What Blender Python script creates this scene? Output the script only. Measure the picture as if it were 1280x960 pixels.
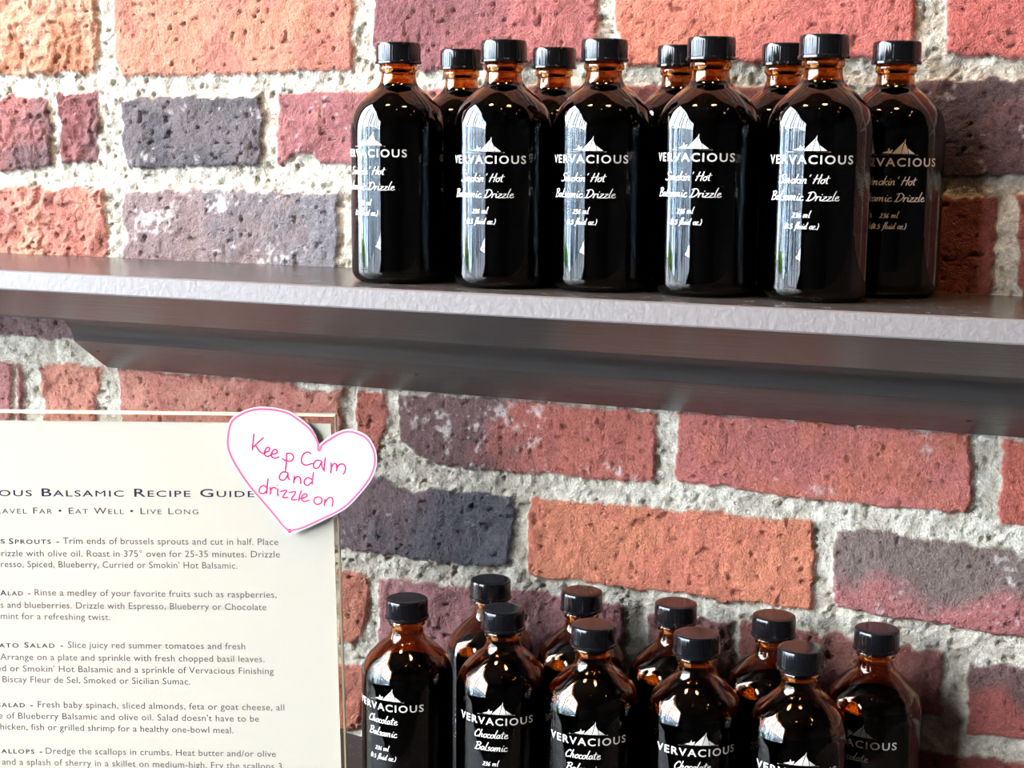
import bpy, bmesh, math, random
import numpy as np
from mathutils import Vector, Matrix

for o in list(bpy.data.objects):
    bpy.data.objects.remove(o)
SC = bpy.context.scene
COL = SC.collection
random.seed(4)
PI = math.pi
R = math.radians

# ------------------------------------------------------------------ camera
cam_d = bpy.data.cameras.new('camera')
cam = bpy.data.objects.new('camera', cam_d)
COL.objects.link(cam)
SC.camera = cam
CAM = Vector((0.432, -0.9023, 0.084))
yaw, pitch, roll = R(22.2), R(9.227), R(0.42)
fw = Vector((-math.sin(yaw) * math.cos(pitch), math.cos(yaw) * math.cos(pitch), -math.sin(pitch)))
rt = Vector((math.cos(yaw), math.sin(yaw), 0))
up = rt.cross(fw)
rt, up = rt * math.cos(roll) + up * math.sin(roll), up * math.cos(roll) - rt * math.sin(roll)
cam.matrix_world = Matrix((
    (rt.x, up.x, -fw.x, CAM.x), (rt.y, up.y, -fw.y, CAM.y), (rt.z, up.z, -fw.z, CAM.z), (0, 0, 0, 1)))
cam_d.sensor_width = 36.0
cam_d.lens = 36.0 * 1850 / 1280
cam_d.clip_start = 0.02
cam_d.dof.use_dof = False

# ------------------------------------------------------------------ world, daylight, exposure
SC.view_settings.view_transform = 'Standard'
SC.view_settings.look = 'None'
SC.view_settings.gamma = 1.0
SC.view_settings.use_curve_mapping = False
SC.view_settings.exposure = EXPOSURE = 1.62
SC.cycles.use_denoising = True
SC.cycles.use_adaptive_sampling = False
SC.cycles.max_bounces = 14
SC.cycles.transmission_bounces = 12
SC.cycles.transparent_max_bounces = 12
SC.cycles.glossy_bounces = 6
SC.cycles.diffuse_bounces = 4
SC.cycles.caustics_reflective = False
SC.cycles.caustics_refractive = False
SC.cycles.sample_clamp_indirect = 6.0

SKY = 11.0
world = bpy.data.worlds.new('overcast_sky')
SC.world = world
world.use_nodes = True
wn = world.node_tree
wn.nodes.clear()
w_out = wn.nodes.new('ShaderNodeOutputWorld')
w_bg = wn.nodes.new('ShaderNodeBackground')
w_tc = wn.nodes.new('ShaderNodeTexCoord')
w_sep = wn.nodes.new('ShaderNodeSeparateXYZ')
w_rmp = wn.nodes.new('ShaderNodeValToRGB')
w_rmp.color_ramp.elements[0].position = 0.0
w_rmp.color_ramp.elements[0].color = (0.90, 0.955, 1.0, 1)
w_rmp.color_ramp.elements[1].position = 0.6
w_rmp.color_ramp.elements[1].color = (0.80, 0.90, 1.0, 1)
wn.links.new(w_tc.outputs['Generated'], w_sep.inputs[0])
wn.links.new(w_sep.outputs['Z'], w_rmp.inputs[0])
wn.links.new(w_rmp.outputs[0], w_bg.inputs['Color'])
w_bg.inputs['Strength'].default_value = SKY
wn.links.new(w_bg.outputs[0], w_out.inputs[0])

# afternoon sun over the shop roof onto the building fronts across the street
sun_d = bpy.data.lights.new('sun', 'SUN')
sun_d.energy = 30.0
sun_d.angle = R(0.6)
sun_d.color = (1.0, 0.97, 0.92)
sun = bpy.data.objects.new('sun', sun_d)
COL.objects.link(sun)
sun.rotation_euler = Vector((-0.80, -0.22, -0.55)).to_track_quat('-Z', 'Y').to_euler()

# the room: the brick wall is y = 0, the street window is in the left wall
XL, XR, YB, ZF, ZC = -1.05, 2.6, -3.9, -1.25, 1.45
WIN = dict(y0=-3.5, y1=-0.10, z0=-0.50, z1=1.38)
pl = bpy.data.lights.new('window_daylight', 'AREA')
pl.shape = 'RECTANGLE'
pl.size = WIN['z1'] - WIN['z0']
pl.size_y = WIN['y1'] - WIN['y0']
pl.cycles.is_portal = True
plo = bpy.data.objects.new('window_daylight', pl)
COL.objects.link(plo)
plo.location = (XL - 0.10, (WIN['y0'] + WIN['y1']) / 2, (WIN['z0'] + WIN['z1']) / 2)
plo.rotation_euler = (0, R(-90), 0)

# ------------------------------------------------------------------ helpers
def s2l(c):
    c = np.asarray(c, float) / 255.0
    return np.where(c <= 0.04045, c / 12.92, ((c + 0.055) / 1.055) ** 2.4)

def rgb(r, g, b):
    l = s2l((r, g, b))
    return (float(l[0]), float(l[1]), float(l[2]), 1.0)

def new_mat(name):
    m = bpy.data.materials.new(name)
    m.use_nodes = True
    nt = m.node_tree
    nt.nodes.clear()
    out = nt.nodes.new('ShaderNodeOutputMaterial')
    return m, nt, out

def N(nt, kind, **kw):
    n = nt.nodes.new(kind)
    for k, v in kw.items():
        if k in n.inputs:
            n.inputs[k].default_value = v
        else:
            setattr(n, k, v)
    return n

def L(nt, a, b):
    nt.links.new(a, b)

def plain(name, col, rough=0.5, spec=0.5, bump=0.0, bscale=200.0, metallic=0.0, coat=0.0):
    m, nt, out = new_mat(name)
    p = N(nt, 'ShaderNodeBsdfPrincipled')
    p.inputs['Base Color'].default_value = col
    p.inputs['Roughness'].default_value = rough
    p.inputs['Specular IOR Level'].default_value = spec
    p.inputs['Metallic'].default_value = metallic
    p.inputs['Coat Weight'].default_value = coat
    if bump:
        tc = N(nt, 'ShaderNodeTexCoord')
        nz = N(nt, 'ShaderNodeTexNoise', Scale=bscale, Detail=4.0)
        bp = N(nt, 'ShaderNodeBump', Strength=bump, Distance=0.001)
        L(nt, tc.outputs['Object'], nz.inputs['Vector'])
        L(nt, nz.outputs['Fac'], bp.inputs['Height'])
        L(nt, bp.outputs[0], p.inputs['Normal'])
    L(nt, p.outputs[0], out.inputs[0])
    return m

def obj(name, verts, faces, mat, parent=None, smooth=False):
    me = bpy.data.meshes.new(name)
    me.from_pydata([tuple(v) for v in verts], [], [tuple(f) for f in faces])
    me.update()
    if smooth:
        me.polygons.foreach_set('use_smooth', [True] * len(me.polygons))
    me.materials.append(mat)
    o = bpy.data.objects.new(name, me)
    COL.objects.link(o)
    if parent is not None:
        o.parent = parent
    return o

def sharp(o, deg=35):
    """Smooth shading that keeps edges sharper than deg."""
    bm = bmesh.new()
    bm.from_mesh(o.data)
    for e in bm.edges:
        e.smooth = not (len(e.link_faces) != 2 or e.calc_face_angle(0) > R(deg))
    for f in bm.faces:
        f.smooth = True
    bm.to_mesh(o.data)
    bm.free()
    return o

def thing(name, label, cat, loc=(0, 0, 0), rz=0.0, group=None):
    o = bpy.data.objects.new(name, None)
    COL.objects.link(o)
    o.empty_display_size = 0.02
    o.location = loc
    o.rotation_euler = (0, 0, rz)
    return tag(o, label, cat, group)

def tag(o, label, cat, group=None, kind=None):
    o['label'] = label
    o['category'] = cat
    if group:
        o['group'] = group
    if kind:
        o['kind'] = kind
    return o

def struct(o, label, cat):
    return tag(o, label, cat, kind='structure')

class MB:
    """Collects boxes, prisms and ribbons into one mesh."""
    def __init__(self):
        self.v, self.f = [], []
    def add(self, verts, faces):
        b = len(self.v)
        self.v += [tuple(v) for v in verts]
        self.f += [tuple(i + b for i in f) for f in faces]
        return self
    def box(self, x0, x1, y0, y1, z0, z1):
        v = [(x0, y0, z0), (x1, y0, z0), (x1, y1, z0), (x0, y1, z0), (x0, y0, z1), (x1, y0, z1), (x1, y1, z1), (x0, y1, z1)]
        return self.add(v, [(3, 2, 1, 0), (4, 5, 6, 7), (0, 1, 5, 4), (1, 2, 6, 5), (2, 3, 7, 6), (3, 0, 4, 7)])
    def build(self, name, mat, parent=None, smooth=False):
        return obj(name, self.v, self.f, mat, parent, smooth)

def bevel(o, w, seg=2):
    bm = bmesh.new()
    bm.from_mesh(o.data)
    bmesh.ops.bevel(bm, geom=[e for e in bm.edges if e.calc_face_angle(0) > R(30)], offset=w, segments=seg, affect='EDGES', profile=0.6)
    bm.to_mesh(o.data)
    bm.free()
    return o

def lathe(profile, seg=72, close=True):
    """Surface of revolution of (r, z) points; r = 0 ends become poles."""
    v, f, rings = [], [], []
    for r, z in profile:
        if r < 1e-7:
            rings.append([len(v)])
            v.append((0, 0, z))
        else:
            rings.append(list(range(len(v), len(v) + seg)))
            v += [(r * math.cos(2 * PI * k / seg), r * math.sin(2 * PI * k / seg), z) for k in range(seg)]
    for a, b in zip(rings[:-1], rings[1:]):
        for k in range(seg):
            k2 = (k + 1) % seg
            if len(a) == 1 and len(b) == 1:
                continue
            if len(a) == 1:
                f.append((a[0], b[k2], b[k]))
            elif len(b) == 1:
                f.append((a[k], a[k2], b[0]))
            else:
                f.append((a[k], a[k2], b[k2], b[k]))
    return v, f

def catmull(pts, sub=6):
    p = [np.asarray(q, float) for q in pts]
    if len(p) < 3:
        return p
    ext = [2 * p[0] - p[1]] + p + [2 * p[-1] - p[-2]]
    out = []
    for i in range(1, len(ext) - 2):
        a, b, c, d = ext[i - 1], ext[i], ext[i + 1], ext[i + 2]
        for k in range(sub):
            t = k / sub
            out.append(0.5 * ((2 * b) + (c - a) * t + (2 * a - 5 * b + 4 * c - d) * t * t + (3 * b - a - 3 * c + d) * t ** 3))
    out.append(p[-1])
    return out

def ribbon(pts, w, sub=6, taper=False):
    """A pen stroke in 2-D: vertices and faces of a ribbon with rounded ends."""
    q = catmull(pts, sub)
    n = len(q)
    v, f = [], []
    for i, c in enumerate(q):
        t = q[min(i + 1, n - 1)] - q[max(i - 1, 0)]
        t = t / (np.linalg.norm(t) + 1e-9)
        nn = np.array([-t[1], t[0]])
        ww = w
        if taper:
            ww = w * (0.72 + 0.5 * abs(t[1]))
        e = 0.5 * ww * (0.75 if i in (0, n - 1) else 1.0)
        if i == 0:
            c = c - t * ww * 0.25
        if i == n - 1:
            c = c + t * ww * 0.25
        v += [c + nn * e, c - nn * e]
    for i in range(n - 1):
        f.append((2 * i, 2 * i + 1, 2 * i + 3, 2 * i + 2))
    return v, f

# ---- type: outlines of the built-in font, laid out character by character
_GL = {}
def _text_mesh(s, bold=0.0):
    c = bpy.data.curves.new('type', 'FONT')
    c.body = s
    c.offset = bold
    c.size = 1.0
    c.resolution_u = 3
    o = bpy.data.objects.new('type', c)
    COL.objects.link(o)
    dg = bpy.context.evaluated_depsgraph_get()
    e = o.evaluated_get(dg)
    me = e.to_mesh()
    v = np.array([x.co[:2] for x in me.vertices]) if len(me.vertices) else np.zeros((0, 2))
    f = [tuple(p.vertices) for p in me.polygons]
    e.to_mesh_clear()
    bpy.data.objects.remove(o)
    bpy.data.curves.remove(c)
    return v, f

def glyph(ch, bold=0.0):
    if (ch, bold) not in _GL:
        v, f = _text_mesh(ch, bold)
        a, _ = _text_mesh('H' + ch + 'H')
        b, _ = _text_mesh('HH')
        adv = float(a[:, 0].max() - b[:, 0].max())
        _GL[ch, bold] = (v, f, adv)
    return _GL[ch, bold]

CAP_H = float(_text_mesh('H')[0][:, 1].max())
X_H = float(_text_mesh('x')[0][:, 1].max())

def typeset(s, small_caps=0.0, track=0.0, bold=0.0):
    """Vertices/faces of a line of type, cap height 1, plus its width."""
    v, f, x = [], [], 0.0
    start = True
    for ch in s:
        k = 1.0 / CAP_H
        c = ch
        if small_caps and ch.isalpha():
            if not start:
                k *= small_caps
            c = ch.upper()
        gv, gf, adv = glyph(c, 0.0 if c == 'M' else bold)
        b = len(v)
        v += [np.array([x + p[0] * k, p[1] * k]) for p in gv]
        f += [tuple(i + b for i in q) for q in gf]
        x += adv * k + track
        start = not ch.isalpha()
    return v, f, x - track

# ------------------------------------------------------------------ materials
def mat_bricks():
    m, nt, out = new_mat('old_brick_and_mortar')
    p = N(nt, 'ShaderNodeBsdfPrincipled', Roughness=0.88)
    p.inputs['Specular IOR Level'].default_value = 0.25
    at = N(nt, 'ShaderNodeAttribute', attribute_name='tint')
    tc = N(nt, 'ShaderNodeTexCoord')
    n1 = N(nt, 'ShaderNodeTexNoise', Scale=520.0, Detail=5.0, Roughness=0.7)
    n2 = N(nt, 'ShaderNodeTexNoise', Scale=1100.0, Detail=2.0)
    vo = N(nt, 'ShaderNodeTexVoronoi', Scale=260.0)
    for n in (n1, n2, vo):
        L(nt, tc.outputs['Object'], n.inputs['Vector'])
    # grain in the colour
    mr = N(nt, 'ShaderNodeMapRange')
    mr.inputs['From Min'].default_value = 0.28
    mr.inputs['From Max'].default_value = 0.72
    mr.inputs['To Min'].default_value = 0.64
    mr.inputs['To Max'].default_value = 1.32
    L(nt, n1.outputs['Fac'], mr.inputs['Value'])
    mx = N(nt, 'ShaderNodeMix', data_type='RGBA', blend_type='MULTIPLY')
    mx.inputs[0].default_value = 1.0
    L(nt, at.outputs['Color'], mx.inputs[6])
    L(nt, mr.outputs[0], mx.inputs[7])
    # pale sand grains
    r2 = N(nt, 'ShaderNodeMapRange')
    r2.inputs['From Min'].default_value = 0.70
    r2.inputs['From Max'].default_value = 0.78
    r2.inputs['To Max'].default_value = 0.55
    L(nt, n2.outputs['Fac'], r2.inputs['Value'])
    mx2 = N(nt, 'ShaderNodeMix', data_type='RGBA')
    L(nt, r2.outputs[0], mx2.inputs[0])
    L(nt, mx.outputs[2], mx2.inputs[6])
    mx2.inputs[7].default_value = rgb(225, 200, 185)
    L(nt, mx2.outputs[2], p.inputs['Base Color'])
    # relief finer than the mesh: sandy grain and small sharp pits
    pit = N(nt, 'ShaderNodeMapRange')
    pit.inputs['From Min'].default_value = 0.08
    pit.inputs['From Max'].default_value = 0.34
    pit.inputs['To Min'].default_value = -0.55
    pit.inputs['To Max'].default_value = 0.0
    L(nt, vo.outputs['Distance'], pit.inputs['Value'])
    n3 = N(nt, 'ShaderNodeTexNoise', Scale=160.0, Detail=2.0)
    L(nt, tc.outputs['Object'], n3.inputs['Vector'])
    gate = N(nt, 'ShaderNodeMapRange')
    gate.inputs['From Min'].default_value = 0.50
    gate.inputs['From Max'].default_value = 0.62
    L(nt, n3.outputs['Fac'], gate.inputs['Value'])
    pg = N(nt, 'ShaderNodeMath', operation='MULTIPLY')
    L(nt, pit.outputs[0], pg.inputs[0])
    L(nt, gate.outputs[0], pg.inputs[1])
    ad0 = N(nt, 'ShaderNodeMath', operation='MULTIPLY_ADD')
    ad0.inputs[1].default_value = 0.75
    L(nt, n2.outputs['Fac'], ad0.inputs[0])
    L(nt, pg.outputs[0], ad0.inputs[2])
    ad = N(nt, 'ShaderNodeMath', operation='MULTIPLY_ADD')
    ad.inputs[1].default_value = 0.8
    L(nt, n1.outputs['Fac'], ad.inputs[0])
    L(nt, ad0.outputs[0], ad.inputs[2])
    bp = N(nt, 'ShaderNodeBump', Strength=1.0, Distance=0.0020)
    L(nt, ad.outputs[0], bp.inputs['Height'])
    L(nt, bp.outputs[0], p.inputs['Normal'])
    L(nt, p.outputs[0], out.inputs[0])
    return m

def mat_shelf_paint(name='brown_shelf_paint', rough=0.24, spec=0.5):
    m, nt, out = new_mat(name)
    p = N(nt, 'ShaderNodeBsdfPrincipled', Roughness=rough)
    p.inputs['Specular IOR Level'].default_value = spec
    tc = N(nt, 'ShaderNodeTexCoord')
    mp = N(nt, 'ShaderNodeMapping')
    mp.inputs['Scale'].default_value = (6.0, 160.0, 160.0)
    n1 = N(nt, 'ShaderNodeTexNoise', Scale=2.2, Detail=6.0, Roughness=0.6)
    L(nt, tc.outputs['Object'], mp.inputs[0])
    L(nt, mp.outputs[0], n1.inputs['Vector'])
    # dust specks
    n2 = N(nt, 'ShaderNodeTexNoise', Scale=700.0, Detail=1.0)
    L(nt, tc.outputs['Object'], n2.inputs['Vector'])
    n3 = N(nt, 'ShaderNodeTexNoise', Scale=90.0, Detail=2.0)
    L(nt, tc.outputs['Object'], n3.inputs['Vector'])
    mu = N(nt, 'ShaderNodeMath', operation='MULTIPLY')
    L(nt, n2.outputs['Fac'], mu.inputs[0])
    L(nt, n3.outputs['Fac'], mu.inputs[1])
    r2 = N(nt, 'ShaderNodeMapRange')
    r2.inputs['From Min'].default_value = 0.39
    r2.inputs['From Max'].default_value = 0.425
    r2.inputs['To Max'].default_value = 0.55
    L(nt, mu.outputs[0], r2.inputs['Value'])
    # dust settles on faces that look up
    ge = N(nt, 'ShaderNodeNewGeometry')
    sp = N(nt, 'ShaderNodeSeparateXYZ')
    gt = N(nt, 'ShaderNodeMath', operation='GREATER_THAN')
    gt.inputs[1].default_value = 0.8
    dm = N(nt, 'ShaderNodeMath', operation='MULTIPLY')
    L(nt, ge.outputs['True Normal'], sp.inputs[0])
    L(nt, sp.outputs['Z'], gt.inputs[0])
    L(nt, r2.outputs[0], dm.inputs[0])
    L(nt, gt.outputs[0], dm.inputs[1])
    mx0 = N(nt, 'ShaderNodeMix', data_type='RGBA')
    mx0.inputs[6].default_value = rgb(56, 51, 49)
    mx0.inputs[7].default_value = rgb(70, 65, 63)
    L(nt, n1.outputs['Fac'], mx0.inputs[0])
    mx = N(nt, 'ShaderNodeMix', data_type='RGBA')
    L(nt, dm.outputs[0], mx.inputs[0])
    L(nt, mx0.outputs[2], mx.inputs[6])
    mx.inputs[7].default_value = rgb(205, 195, 190)
    L(nt, mx.outputs[2], p.inputs['Base Color'])
    bp = N(nt, 'ShaderNodeBump', Strength=0.22, Distance=0.0008)
    L(nt, n1.outputs['Fac'], bp.inputs['Height'])
    L(nt, bp.outputs[0], p.inputs['Normal'])
    L(nt, p.outputs[0], out.inputs[0])
    return m

def mat_glass(name, col):
    """Clear coloured glass: tinted in transmission, white in reflection."""
    m, nt, out = new_mat(name)
    p = N(nt, 'ShaderNodeBsdfPrincipled', Roughness=0.0, IOR=1.5)
    p.inputs['Base Color'].default_value = col
    p.inputs['Transmission Weight'].default_value = 1.0
    L(nt, p.outputs[0], out.inputs[0])
    return m

def mat_clear(name, tint=(1, 1, 1, 1), gloss=1.0, rough=0.02):
    """Thin clear sheet: Fresnel reflection over what lies behind."""
    m, nt, out = new_mat(name)
    fr = N(nt, 'ShaderNodeFresnel', IOR=1.49)
    ge = N(nt, 'ShaderNodeNewGeometry')
    fc = N(nt, 'ShaderNodeMath', operation='SUBTRACT')
    fc.inputs[0].default_value = 1.0
    fm = N(nt, 'ShaderNodeMath', operation='MULTIPLY')
    L(nt, ge.outputs['Backfacing'], fc.inputs[1])
    ml = N(nt, 'ShaderNodeMath', operation='MULTIPLY')
    ml.inputs[1].default_value = gloss
    tr = N(nt, 'ShaderNodeBsdfTransparent')
    tr.inputs[0].default_value = tint
    gl = N(nt, 'ShaderNodeBsdfGlossy', Roughness=rough)
    mx = N(nt, 'ShaderNodeMixShader')
    L(nt, fr.outputs[0], fm.inputs[0])
    L(nt, fc.outputs[0], fm.inputs[1])
    L(nt, fm.outputs[0], ml.inputs[0])
    L(nt, ml.outputs[0], mx.inputs[0])
    L(nt, tr.outputs[0], mx.inputs[1])
    L(nt, gl.outputs[0], mx.inputs[2])
    L(nt, mx.outputs[0], out.inputs[0])
    return m

def mat_emit(name, col, s):
    m, nt, out = new_mat(name)
    e = N(nt, 'ShaderNodeEmission', Strength=s)
    e.inputs[0].default_value = col
    L(nt, e.outputs[0], out.inputs[0])
    return m

M_BRICK = mat_bricks()
M_SHELF = mat_shelf_paint()
M_LEDGE = mat_shelf_paint('brown_ledge_paint', 0.42, 0.25)
M_EDGE = plain('shelf_edge_glint_paint', rgb(104, 98, 97), 0.55, 0.34, 0.6, 260.0)  # brown paint lightened: the strip's window glint is put into its base colour
M_AMBER = mat_glass('amber_glass', (0.56, 0.225, 0.06, 1))
M_VINEGAR = plain('dark_balsamic', (0.0016, 0.0014, 0.0016, 1), 0.3, 0.0)
M_CAP = plain('black_phenolic_plastic', (0.005, 0.005, 0.006, 1), 0.14, 0.5)
M_FILM = mat_clear('clear_label_film', gloss=0.10, rough=0.03)
M_INK_WHITE = plain('white_label_print', rgb(226, 222, 214), 0.45, 0.4)
M_PAPER = plain('cream_paper', rgb(226, 222, 214), 0.7, 0.2)
M_INK = plain('navy_print', rgb(48, 42, 66), 0.6, 0.2)
M_INK_GREY = plain('grey_print', rgb(98, 92, 100), 0.6, 0.2)
M_ACRYLIC = mat_clear('clear_acrylic', (0.985, 0.975, 0.95, 1), 1.0, 0.01)
M_ACRYLIC_EDGE = plain('acrylic_cut_edge', rgb(232, 220, 184), 0.25, 0.6)
M_NOTE = plain('white_card', rgb(236, 232, 234), 0.6, 0.2)
M_PINK = plain('pink_marker', rgb(222, 104, 144), 0.6, 0.2)
M_PINK_PEN = plain('pink_pen', rgb(206, 48, 112), 0.6, 0.2)
M_ROOM = plain('room_plaster', rgb(40, 37, 36), 0.9, 0.1)
M_CEIL = plain('dark_ceiling', rgb(50, 46, 44), 0.8, 0.2)
M_FLOOR = plain('dark_floor_boards', rgb(34, 28, 25), 0.9, 0.1)
M_FRAME = plain('window_frame_paint', rgb(40, 40, 44), 0.45, 0.4)
M_STREET = plain('pale_paving', rgb(118, 124, 132), 0.9, 0.2, 0.3, 20)
M_DARK = plain('dark_hole', rgb(16, 12, 12), 0.8, 0.1)

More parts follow.
